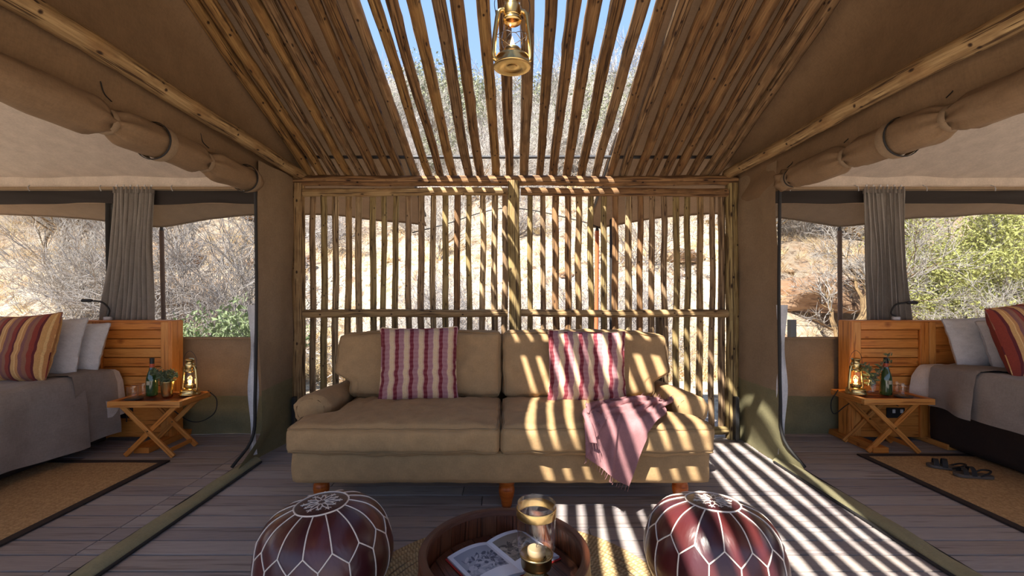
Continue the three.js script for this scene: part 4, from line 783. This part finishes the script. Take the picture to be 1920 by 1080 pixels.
// ---------- storm lanterns ----------
{
  function lantern(label, pos, turn, glow) {
    const l = thing('storm_lantern', label, 'lantern', pos, turn);
    part('tank', lathe([[0.001, 0.004], [0.02, 0.003], [0.022, 0.006], [0.04, 0.005], [0.043, 0.002], [0.07, 0.001], [0.075, 0.004], [0.074, 0.01], [0.068, 0.014], [0.066, 0.03], [0.068, 0.034], [0.064, 0.044], [0.045, 0.052], [0.03, 0.056], [0.001, 0.056]], 48), M.brass, l);
    part('burner', lathe([[0.03, 0.055], [0.034, 0.06], [0.036, 0.07], [0.03, 0.078], [0.02, 0.082], [0.001, 0.084]], 32), M.oldBrass, l);
    const globe = part('globe', lathe([[0.03, 0.076], [0.037, 0.086], [0.0425, 0.104], [0.042, 0.122], [0.036, 0.15], [0.031, 0.176], [0.0305, 0.186]], 40), M.glass, l);
    part('chimney', lathe([[0.033, 0.18], [0.038, 0.184], [0.038, 0.192], [0.032, 0.2], [0.031, 0.205], [0.036, 0.207], [0.036, 0.24], [0.031, 0.247], [0.028, 0.25], [0.028, 0.268], [0.034, 0.272], [0.034, 0.278], [0.024, 0.286], [0.001, 0.29]], 40), M.brass, l);
    for (const s of [-1, 1]) {
      part('air_tube', tube([[s * 0.055, 0.028, 0], [s * 0.07, 0.034, 0], [s * 0.074, 0.06, 0], [s * 0.071, 0.11, 0], [s * 0.063, 0.17, 0], [s * 0.058, 0.205, 0], [s * 0.05, 0.224, 0], [s * 0.032, 0.23, 0]], 0.0095, 40, 12), M.brass, l);
      part('handle_lug', box(0.008, 0.02, 0.012, s * 0.063, 0.214, 0, 0.002), M.oldBrass, l);
    }
    part('guard_wire', merge([tube([[-0.066, 0.125, 0], [-0.03, 0.128, 0.036], [0, 0.116, 0.046], [0.03, 0.128, 0.036], [0.066, 0.137, 0]], 0.0014, 30, 5), tube([[-0.066, 0.125, 0], [-0.03, 0.128, -0.036], [0, 0.116, -0.046], [0.03, 0.128, -0.036], [0.066, 0.137, 0]], 0.0014, 30, 5), tube([[0.045, 0.085, 0.02], [0, 0.118, 0.046], [-0.045, 0.085, 0.02]], 0.0014, 20, 5)]), M.steel, globe);
    part('lever', tube([[0.045, 0.128, 0.02], [0.052, 0.13, 0.022], [0.055, 0.118, 0.022], [0.05, 0.1, 0.022]], 0.0014, 14, 5), M.steel, l);
    part('bail', tube([[-0.066, 0.214, 0], [-0.07, 0.26, 0.0], [-0.05, 0.315, 0], [0, 0.345, 0], [0.05, 0.315, 0], [0.07, 0.26, 0], [0.066, 0.214, 0]], 0.0016, 40, 6), M.steel, l);
    part('flame', lathe([[0.001, 0.084], [0.006, 0.088], [0.0085, 0.096], [0.006, 0.108], [0.002, 0.12], [0.0005, 0.126]], 16), std({ color: 0x000000, emissive: lin(1, 0.52, 0.16), emissiveIntensity: glow }), l);
    return l;
  }
  const lights = [];
  const hang = lantern('brass storm lantern hanging from the pole roof overhead', [0.022, 2.135, -1.8], 0.12, 9);
  part('chain', tube([V(0, 0.343, 0), V(0, 0.56, 0.0), V(0, 0.8, -0.02)], 0.002, 10, 5), M.steel, hang);
  lights.push([0.022, 2.24, -1.8, 0.03]);
  lantern('lit brass storm lantern standing on the left bedside table', [-2.515, 0.43, -3.6], -0.3, 14); lights.push([-2.515, 0.53, -3.6, 0.05]);
  lantern('lit brass storm lantern standing on the right bedside table', [2.795, 0.43, -3.63], 0.3, 14); lights.push([2.795, 0.53, -3.63, 0.05]);
  for (const [x, y, z, p] of lights) { const q = new THREE.PointLight(new THREE.Color(1, 0.6, 0.25), p, 0, 2); q.position.set(x, y, z); q.castShadow = true; scene.add(q); }
}

// ---------- the two bedrooms ----------
const oliveGlass = phys({ color: lin(0.03, 0.07, 0.02), roughness: 0.06, clearcoat: 1, clearcoatRoughness: 0.03 }), foil = std({ color: lin(0.02, 0.02, 0.02), roughness: 0.4 }), orange = std({ color: lin(0.55, 0.09, 0.03), roughness: 0.5 }), redWood = std({ map: rep(darkWoodTex, 1, 1.5), color: '#e0885c', bumpMap: rep(grainBump, 2, 3), bumpScale: 0.0005, roughness: 0.35 });
const sisal = tex(256, 256, (u, v) => { const s = 0.5 + 0.5 * Math.sin(u * 6.2832 * 32) * Math.sin(v * 6.2832 * 32), n = fbm(u, v, 30, 30, 151, 3); return mixc([150, 116, 76], [214, 178, 130], clamp(0.2 + 0.4 * s + (n - 0.4), 0, 1)); });
const sisalMat = std({ map: rep(sisal, 4, 4), bumpMap: rep(sisal, 4, 4), bumpScale: 0.003, roughness: 1 });
for (const s of [-1, 1]) {
  const L = s < 0, N = L ? 'left' : 'right';
  const edge = L ? -2.775 : 2.845;                      // inner end of the headboard
  const X = (a) => edge + s * a, zF = -3.79;            // a runs outwards from that end
  // headboard: louvred end panel and plain middle panel
  {
    const h = thing('headboard', `honey pine headboard with louvred end panel in the ${N} bedroom`, 'headboard', [0, 0, 0]), T = 0.07;
    const bx = (name, a0, a1, y0, y1, zz, t, k = 0, r = 0.004) => part(name, box(Math.abs(a1 - a0), y1 - y0, t, X((a0 + a1) / 2), (y0 + y1) / 2, zz, r), pineMats[k], h);
    bx('end_board', 0, 0.035, 0, 1.0, zF - 0.035, 0.13, 1);
    bx('stile', 0.035, 0.105, 0.03, 0.995, zF, 0.035, 0); bx('stile', 0.60, 0.67, 0.03, 0.995, zF, 0.035, 2); bx('stile', 0.675, 0.73, 0.03, 0.995, zF, 0.035, 0);
    bx('rail', 0.105, 0.60, 0.93, 0.995, zF, 0.035, 1); bx('rail', 0.105, 0.60, 0.40, 0.46, zF, 0.035, 2);
    for (let k = 0; k < 6; k++) bx('louvre_board', 0.108, 0.597, 0.463 + k * 0.078, 0.463 + k * 0.078 + 0.073, zF - 0.008 - 0.002 * (k % 2), 0.02, k % 3, 0.006);
    bx('lower_panel', 0.105, 0.60, 0.03, 0.40, zF - 0.01, 0.02, 1);
    bx('middle_panel', 0.73, 2.3, 0.06, 0.95, zF - 0.014, 0.02, 1); bx('top_rail', 0.73, 2.3, 0.95, 0.995, zF, 0.035, 0);
    bx('cap', 0, 2.34, 0.995, 1.006, zF - 0.03, 0.12, 2, 0.003);
    bx('back_board', 0.03, 2.3, 0.03, 0.99, zF - 0.055, 0.02, 1);
    bx('skid', -0.02, 0.10, 0, 0.045, zF + 0.05, 0.5, 2); bx('skid', 0.62, 0.72, 0, 0.045, zF + 0.06, 0.34, 0);
    const so = thing('wall_socket', `black double power socket low on the ${N} headboard panel`, 'socket', [X(L ? 0.42 : 0.40), 0.235, zF + 0.007]);
    part('plate', box(0.15, 0.085, 0.012, 0, 0, 0, 0.004), M.black, so); part('switch', box(0.022, 0.03, 0.008, 0.045, 0.015, 0.007, 0.002), M.sheet, so); part('switch', box(0.022, 0.03, 0.008, -0.02, 0.015, 0.007, 0.002), M.sheet, so);
    const la = thing('reading_lamp', `small black gooseneck reading lamp on the ${N} headboard top`, 'lamp', [L ? -3.36 : 3.28, 1.006, zF - 0.03]), q = L ? 1 : 1;
    part('base', lathe([[0.001, 0], [0.03, 0], [0.03, 0.025], [0.026, 0.03], [0.001, 0.03]], 20), M.sheet, la);
    part('neck', L ? tube([[0.0, 0.03, 0], [0.01, 0.09, 0.0], [-0.03, 0.15, 0.02], [-0.11, 0.165, 0.03]], 0.007, 30, 8) : tube([[0.0, 0.03, 0], [-0.04, 0.06, 0.0], [-0.02, 0.13, 0.02], [0.06, 0.15, 0.03]], 0.007, 30, 8), M.black, la);
    part('head', new THREE.CapsuleGeometry(0.013, 0.07, 4, 10).rotateZ(Math.PI / 2).translate(L ? -0.15 : 0.11, L ? 0.165 : 0.148, 0.03), M.black, la);
  }
  // bed
  const bx0 = L ? -3.19 : 3.38, B = (a) => bx0 + s * a, zH = -3.755, len = 2.05, wid = 1.65, top = L ? 0.595 : 0.635;
  {
    const b = thing('bed', `${L ? 'double bed with grey bedspread and dark base at left' : 'double bed with dark brown base in the right bedroom'}`, 'bed', [0, 0, 0]);
    const base = softBox(wid - 0.12, 0.33, len - 0.05, 0.025, [20, 6, 24], { wr: 0.003 }); base.geo.translate(B(0.09 + (wid - 0.12) / 2), 0.185, zH + len / 2); part('base', base.geo, M.bedBase, b);
    for (const [a, z] of [[0.2, 0.15], [wid - 0.2, 0.15], [0.2, len - 0.2], [wid - 0.2, len - 0.2]]) part('foot', new THREE.CylinderGeometry(0.03, 0.03, 0.03, 12).translate(B(a), 0.015, zH + z), M.black, b);
    const m = softBox(wid, 0.26, len, 0.06, [40, 8, 50], { wr: 0.005, crown: 0.015, seed: 5 + s }); m.geo.translate(B(wid / 2), top - 0.13, zH + len / 2); part('mattress', m.geo, M.sheet, b);
    // draped cloth: over the top and down the near side and the foot
    const drape = (name, z0, z1, off, hang, mat, seed, foot) => {
      const path = wid + 0.06, g = grid(70, 60, (u, v) => {
        const q = u * (hang * 2 + path), z = zH + lerp(z0, z1, v); let a, y; const r = 0.06;
        const over = (t) => t; // round the long edges
        if (q < hang) { a = -0.012 - off; y = top - r - (hang - q) ; } else if (q < hang + path) { const t = q - hang, k = clamp(t / path, 0, 1); a = lerp(-0.012 - off, wid + 0.012 + off, k); const e = Math.min(t, path - t); y = top + off + 0.012 - (e < r ? r * (1 - Math.sqrt(1 - (1 - e / r) ** 2)) : 0); } else { a = wid + 0.012 + off; y = top - r - (q - hang - path); }
        const dn = clamp((top - y) / hang, 0, 1), flow = 0.022 * dn * Math.sin(z * 9 + seed + 2 * noise3(z * 1.2, seed, 1)) + 0.012 * noise3(a * 2 + seed, y * 2, z * 2.4) + 0.028 * dn;
        const sideSign = q < hang + path / 2 ? -1 : 1; if (dn > 0.08) a += sideSign * Math.max(-0.006, flow); else y += 0.012 * noise3(a * 2.2, z * 2.2, seed) + 0.006 * noise3(a * 7, z * 4, seed);
        y += 0.02 * dn * noise3(z * 2, seed, 8);
        return [B(a), y, z];
      }, 3, z1 - z0);
      return g;
    };
    const main = drape('bedspread', L ? 0.36 : 0.42, len + 0.02, 0.012, L ? 0.44 : 0.25, M.quilt, 1 + s);
    const sp = single('bedspread', main, (() => { const m2 = M.quilt.clone(); m2.side = THREE.DoubleSide; return m2; })(), `grey taupe bedspread covering the ${L ? 'left bed down to its base' : 'right bed with dark base'}`, 'bedspread');
    const fold = drape('blanket', L ? 0.10 : 0.17, L ? 0.45 : 0.52, 0.026, L ? 0.42 : 0.24, M.blanket, 5 + s);
    single('folded_blanket', fold, (() => { const m2 = M.blanket.clone(); m2.side = THREE.DoubleSide; return m2; })(), `dark taupe blanket folded across the head end of ${N} bed`, 'blanket');
    const hem = drape('sheet', 0.02, L ? 0.2 : 0.3, 0.004, L ? 0.27 : 0.2, M.sheet, 9 + s);
    part('sheet', hem, (() => { const m2 = M.sheet.clone(); m2.side = THREE.DoubleSide; return m2; })(), b);
    const put = (name, label, w, h, t, mat, a, y, dz, rx, ry, rz, cat = 'pillow') => { const p = thing(name, label, cat, [B(a), y, zH + dz]); p.rotation.set(rx, s * ry, s * rz); part('seam', pillowPiping(w, h, 0.004), mat, part('cover', pillow(w, h, t, a * 7 + dz), mat, p)); };
    if (L) {
      put('bed_pillow', 'white pillow leaning on the left headboard, nearest the bedside table', 0.68, 0.43, 0.17, M.sheet, 0.36, top + 0.19, 0.12, -0.26, 0.06, 0.03);
      put('bed_pillow', 'white pillow wedged between striped pillow and rear pillow, left bed', 0.70, 0.46, 0.17, M.sheet, 0.42, top + 0.215, 0.29, -0.26, -0.04, -0.03);
      put('striped_pillow', 'maroon and tan striped pillow on the left bed', 0.56, 0.50, 0.19, bedStripeMat, 0.34, top + 0.24, 0.46, -0.28, 0.15, -0.03);
    } else {
      put('bed_pillow', 'white pillow leaning on the right headboard, nearest the bedside table', 0.70, 0.44, 0.17, M.sheet, 0.50, top + 0.195, 0.12, -0.26, 0.06, 0.07);
      put('bed_pillow', 'white pillow wedged behind striped pillow, right bed', 0.70, 0.44, 0.17, M.sheet, 0.64, top + 0.195, 0.27, -0.26, 0.0, 0.08);
      put('striped_pillow', 'maroon and tan striped pillow on the right bed', 0.56, 0.52, 0.19, bedStripeMat, 0.40, top + 0.27, 0.46, -0.26, 0.2, 0.17);
    }
  }
  // folding side table on crossed legs
  const tx = L ? -2.695 : 2.985, tz = L ? -3.54 : -3.62, TY = 0.43;
  {
    const t = thing('bedside_table', `folding wooden bedside table with crossed legs beside the ${N} bed`, 'table', [tx, 0, tz]), w = 0.54, d = 0.36;
    part('front_rail', box(w, 0.045, 0.03, 0, TY - 0.022, d / 2 - 0.015), pineMats[0], t); part('back_rail', box(w, 0.045, 0.03, 0, TY - 0.022, -d / 2 + 0.015), pineMats[1], t);
    for (const k of [-1, 1]) part('side_rail', box(0.04, 0.045, d - 0.06, k * (w / 2 - 0.02), TY - 0.022, 0), pineMats[2], t);
    for (let k = 0; k < 6; k++) part('slat', box(w - 0.085, 0.014, 0.046, 0, TY - 0.014, -d / 2 + 0.056 + k * 0.0495, 0.002), redWood, t);
    for (const [zz, q] of [[d / 2 - 0.05, 0], [-d / 2 + 0.06, 1]]) { part('leg', bar(V(-0.20, TY - 0.04, zz), V(0.19, 0.006, zz), 0.02, 0.036), pineMats[q], t); part('leg', bar(V(0.20, TY - 0.04, zz - 0.021), V(-0.19, 0.006, zz - 0.021), 0.02, 0.036), pineMats[1 - q], t); part('bolt', new THREE.CylinderGeometry(0.006, 0.006, 0.05, 10).rotateX(Math.PI / 2).translate(0.002, TY / 2 - 0.016, zz - 0.01), M.oldBrass, t); }
    for (const [x, y] of [[0.155, 0.05], [-0.155, 0.05]]) part('stretcher', bar(V(x, y, d / 2 - 0.06), V(x, y, -d / 2 + 0.07), 0.018, 0.03), pineMats[2], t);
    // things on it
    const bo = thing('bottle', `dark green glass bottle with orange neck band on ${N} table`, 'bottle', L ? [-2.785, TY, -3.56] : [3.0, TY, -3.585]);
    part('glass', lathe([[0.001, 0.004], [0.03, 0], [0.0385, 0.006], [0.04, 0.03], [0.04, 0.11], [0.038, 0.14], [0.03, 0.175], [0.02, 0.205], [0.0155, 0.23], [0.0145, 0.262], [0.001, 0.262]], 32), oliveGlass, bo);
    part('foil', lathe([[0.0152, 0.25], [0.0156, 0.285], [0.0168, 0.29], [0.0168, 0.296], [0.001, 0.298]], 24), foil, bo); part('neck_band', lathe([[0.0172, 0.222], [0.0165, 0.25], [0.0152, 0.251]], 24), orange, bo);
    part('emblem', new THREE.CylinderGeometry(0.0405, 0.0405, 0.03, 12, 1, true, -0.35, 0.7).translate(0, 0.105, 0), std({ color: lin(0.45, 0.4, 0.28), roughness: 0.6 }), bo);
    const co = single('coaster', lathe([[0.001, 0], [0.058, 0], [0.06, 0.003], [0.058, 0.007], [0.001, 0.007]], 28), M.steel, `round dark coaster on the ${N} bedside table`, 'coaster', L ? [-2.835, TY, -3.45] : [3.09, TY, -3.53]);
    const glassPts = [[0.001, 0.004], [0.03, 0], [0.033, 0.004], [0.036, 0.05], [0.037, 0.088], [0.0355, 0.088], [0.0342, 0.05], [0.031, 0.012], [0.001, 0.011]];
    const gl = (label, p) => single('drinking_glass', lathe(glassPts, 28), phys({ color: 0xffffff, transmission: 1, thickness: 0, roughness: 0.02, ior: 1.45 }), label, 'glass', p);
    gl(`clear tumbler standing on the dark coaster, ${N} table`, L ? [-2.85, TY + 0.007, -3.455] : [3.09, TY + 0.007, -3.53]);
    if (L) gl('clear tumbler behind the one on the coaster, left table', [-2.875, TY, -3.58]); else gl('clear tumbler behind the bottle on right table', [3.14, TY, -3.64]);
    // greenery
    const sprig = (g, n, len, spread, seed, y0, bend) => { const r = rng(seed), tips = [], st = []; for (let k = 0; k < n; k++) { const a = r() * 6.28, e = V(Math.cos(a) * spread * r() + bend[0], len * (0.7 + 0.4 * r()), Math.sin(a) * spread * r() * 0.6 + bend[1]); const c = new THREE.QuadraticBezierCurve3(V(0, 0.02, 0), V(e.x * 0.2, y0 + e.y * 0.4, e.z * 0.2), V(e.x, y0 + e.y, e.z)); st.push(new THREE.TubeGeometry(c, 10, 0.0017, 4)); for (let i = 5; i <= 10; i++) tips.push([c.getPoint(i / 10)]); } part('stems', merge(st), twigMat, g).userData.kind = 'stuff'; const lv = part('leaves', leafGeo(tips, seed + 1, 4, 0.034, 0.02), leafSage, g); lv.userData.kind = 'stuff'; };
    const leafSage = leafMat(0.16, 0.21, 0.10);
    if (L) {
      const cu = thing('plant_cup', 'brass cup holding a small leafy plant on left table', 'planter', [-2.635, TY, -3.52]);
      part('cup', lathe([[0.001, 0], [0.032, 0], [0.036, 0.008], [0.036, 0.014], [0.041, 0.06], [0.048, 0.118], [0.05, 0.122], [0.046, 0.122], [0.04, 0.08], [0.001, 0.07]], 36), M.brass, cu);
      sprig(cu, 16, 0.085, 0.14, 71, 0.11, [-0.01, 0]);
    } else {
      const va = thing('glass_vase', 'clear glass vase with an olive sprig on right table', 'vase', [2.905, TY, -3.60]);
      part('glass', lathe([[0.001, 0.002], [0.034, 0], [0.042, 0.006], [0.046, 0.03], [0.04, 0.075], [0.03, 0.11], [0.033, 0.13], [0.034, 0.132]], 32), M.glass, va);
      sprig(va, 3, 0.20, 0.1, 81, 0.12, [0.11, 0.02]); const sp2 = new THREE.Group(); 
      sprig(va, 3, 0.11, 0.06, 91, 0.12, [-0.07, 0.02]); sprig(va, 3, 0.07, 0.06, 95, 0.07, [0.0, 0.02]);
    }
    single('power_cord', L ? tube([V(-2.44, 0.44, -3.70), V(-2.38, 0.36, -3.72), V(-2.40, 0.24, -3.70), V(-2.60, 0.18, -3.73), V(-2.9, 0.36, -3.74), V(-3.12, 0.3, -3.745), V(-3.14, 0.17, -3.745)], 0.004, 60, 6) : tube([V(2.72, 0.44, -3.72), V(2.67, 0.34, -3.73), V(2.70, 0.24, -3.735), V(2.85, 0.33, -3.745), V(3.1, 0.36, -3.75), V(3.24, 0.3, -3.75)], 0.004, 60, 6), M.black, `thin black power cord looping behind the ${N} bedside table`, 'cord');
  }
  // sisal rug with a dark border
  {
    const x0 = L ? -2.47 : 2.67, x1 = s * 3.62, d0 = L ? 3.33 : 3.46, d1 = 0.9, r = thing('sisal_rug', `woven sisal rug with dark border beside the ${N} bed`, 'rug', [0, 0, 0]), w = Math.abs(x1 - x0), cx = (x0 + x1) / 2, cz = -(d0 + d1) / 2, h = d0 - d1;
    part('weave', grid(30, 40, (u, v) => [cx + (u - 0.5) * w * 0.97, 0.009 + 0.002 * noise3(u * 3, v * 3, s), cz + (v - 0.5) * h * 0.985], w, h), (() => { const m = sisalMat.clone(); m.side = THREE.DoubleSide; return m; })(), r);
    const bd = std({ color: lin(0.035, 0.022, 0.018), roughness: 0.9 });
    part('border', merge([box(0.05, 0.012, h, x0 + s * 0.025, 0.006, cz), box(0.05, 0.012, h, x1 - s * 0.025, 0.006, cz), box(w, 0.0122, 0.05, cx, 0.0061, cz - h / 2 + 0.025), box(w, 0.0122, 0.05, cx, 0.0061, cz + h / 2 - 0.025)]), bd, r);
  }
}
{ // pair of sandals on the right rug
  const sole = new THREE.Shape(); sole.moveTo(-0.034, -0.12); sole.bezierCurveTo(-0.05, -0.05, -0.03, 0.0, -0.046, 0.06); sole.bezierCurveTo(-0.05, 0.12, 0.02, 0.15, 0.04, 0.09); sole.bezierCurveTo(0.05, 0.04, 0.025, -0.02, 0.036, -0.09); sole.bezierCurveTo(0.036, -0.14, -0.028, -0.145, -0.034, -0.12);
  const sg = new THREE.ExtrudeGeometry(sole, { depth: 0.018, bevelEnabled: true, bevelSize: 0.003, bevelThickness: 0.003, bevelSegments: 2, steps: 1 }); sg.rotateX(-Math.PI / 2); sg.translate(0, 0.016, 0);
  const tan = std({ color: lin(0.12, 0.10, 0.085), roughness: 0.6 });
  const make = (label, pos, turn) => { const t = thing('sandal', label, 'sandal', pos, turn); part('sole', sg, tan, t); const st = (z, h) => grid(16, 3, (u, v) => { const a = Math.PI * (1 - u); return [Math.cos(a) * 0.047, 0.03 + Math.sin(a) * h, z + (v - 0.5) * 0.035]; }, 0.15, 0.035); for (const [z, h] of [[-0.065, 0.055], [-0.01, 0.065]]) part('strap', st(z, h), (() => { const m = M.black.clone(); m.side = THREE.DoubleSide; return m; })(), t); part('heel_strap', tube([[-0.042, 0.03, 0.03], [-0.038, 0.06, 0.09], [0, 0.07, 0.125], [0.038, 0.06, 0.09], [0.042, 0.03, 0.03]], 0.007, 24, 6), M.black, t); return t; };
  make('dark strappy sandal lying on the right rug, nearer the headboard', [3.07, 0.0, -3.17], 1.0).scale.setScalar(0.82);
  make('dark strappy sandal lying on the right rug, nearer the camera', [3.11, 0.0, -3.03], 1.35).scale.setScalar(0.82);
}

renderer.render(scene, camera);
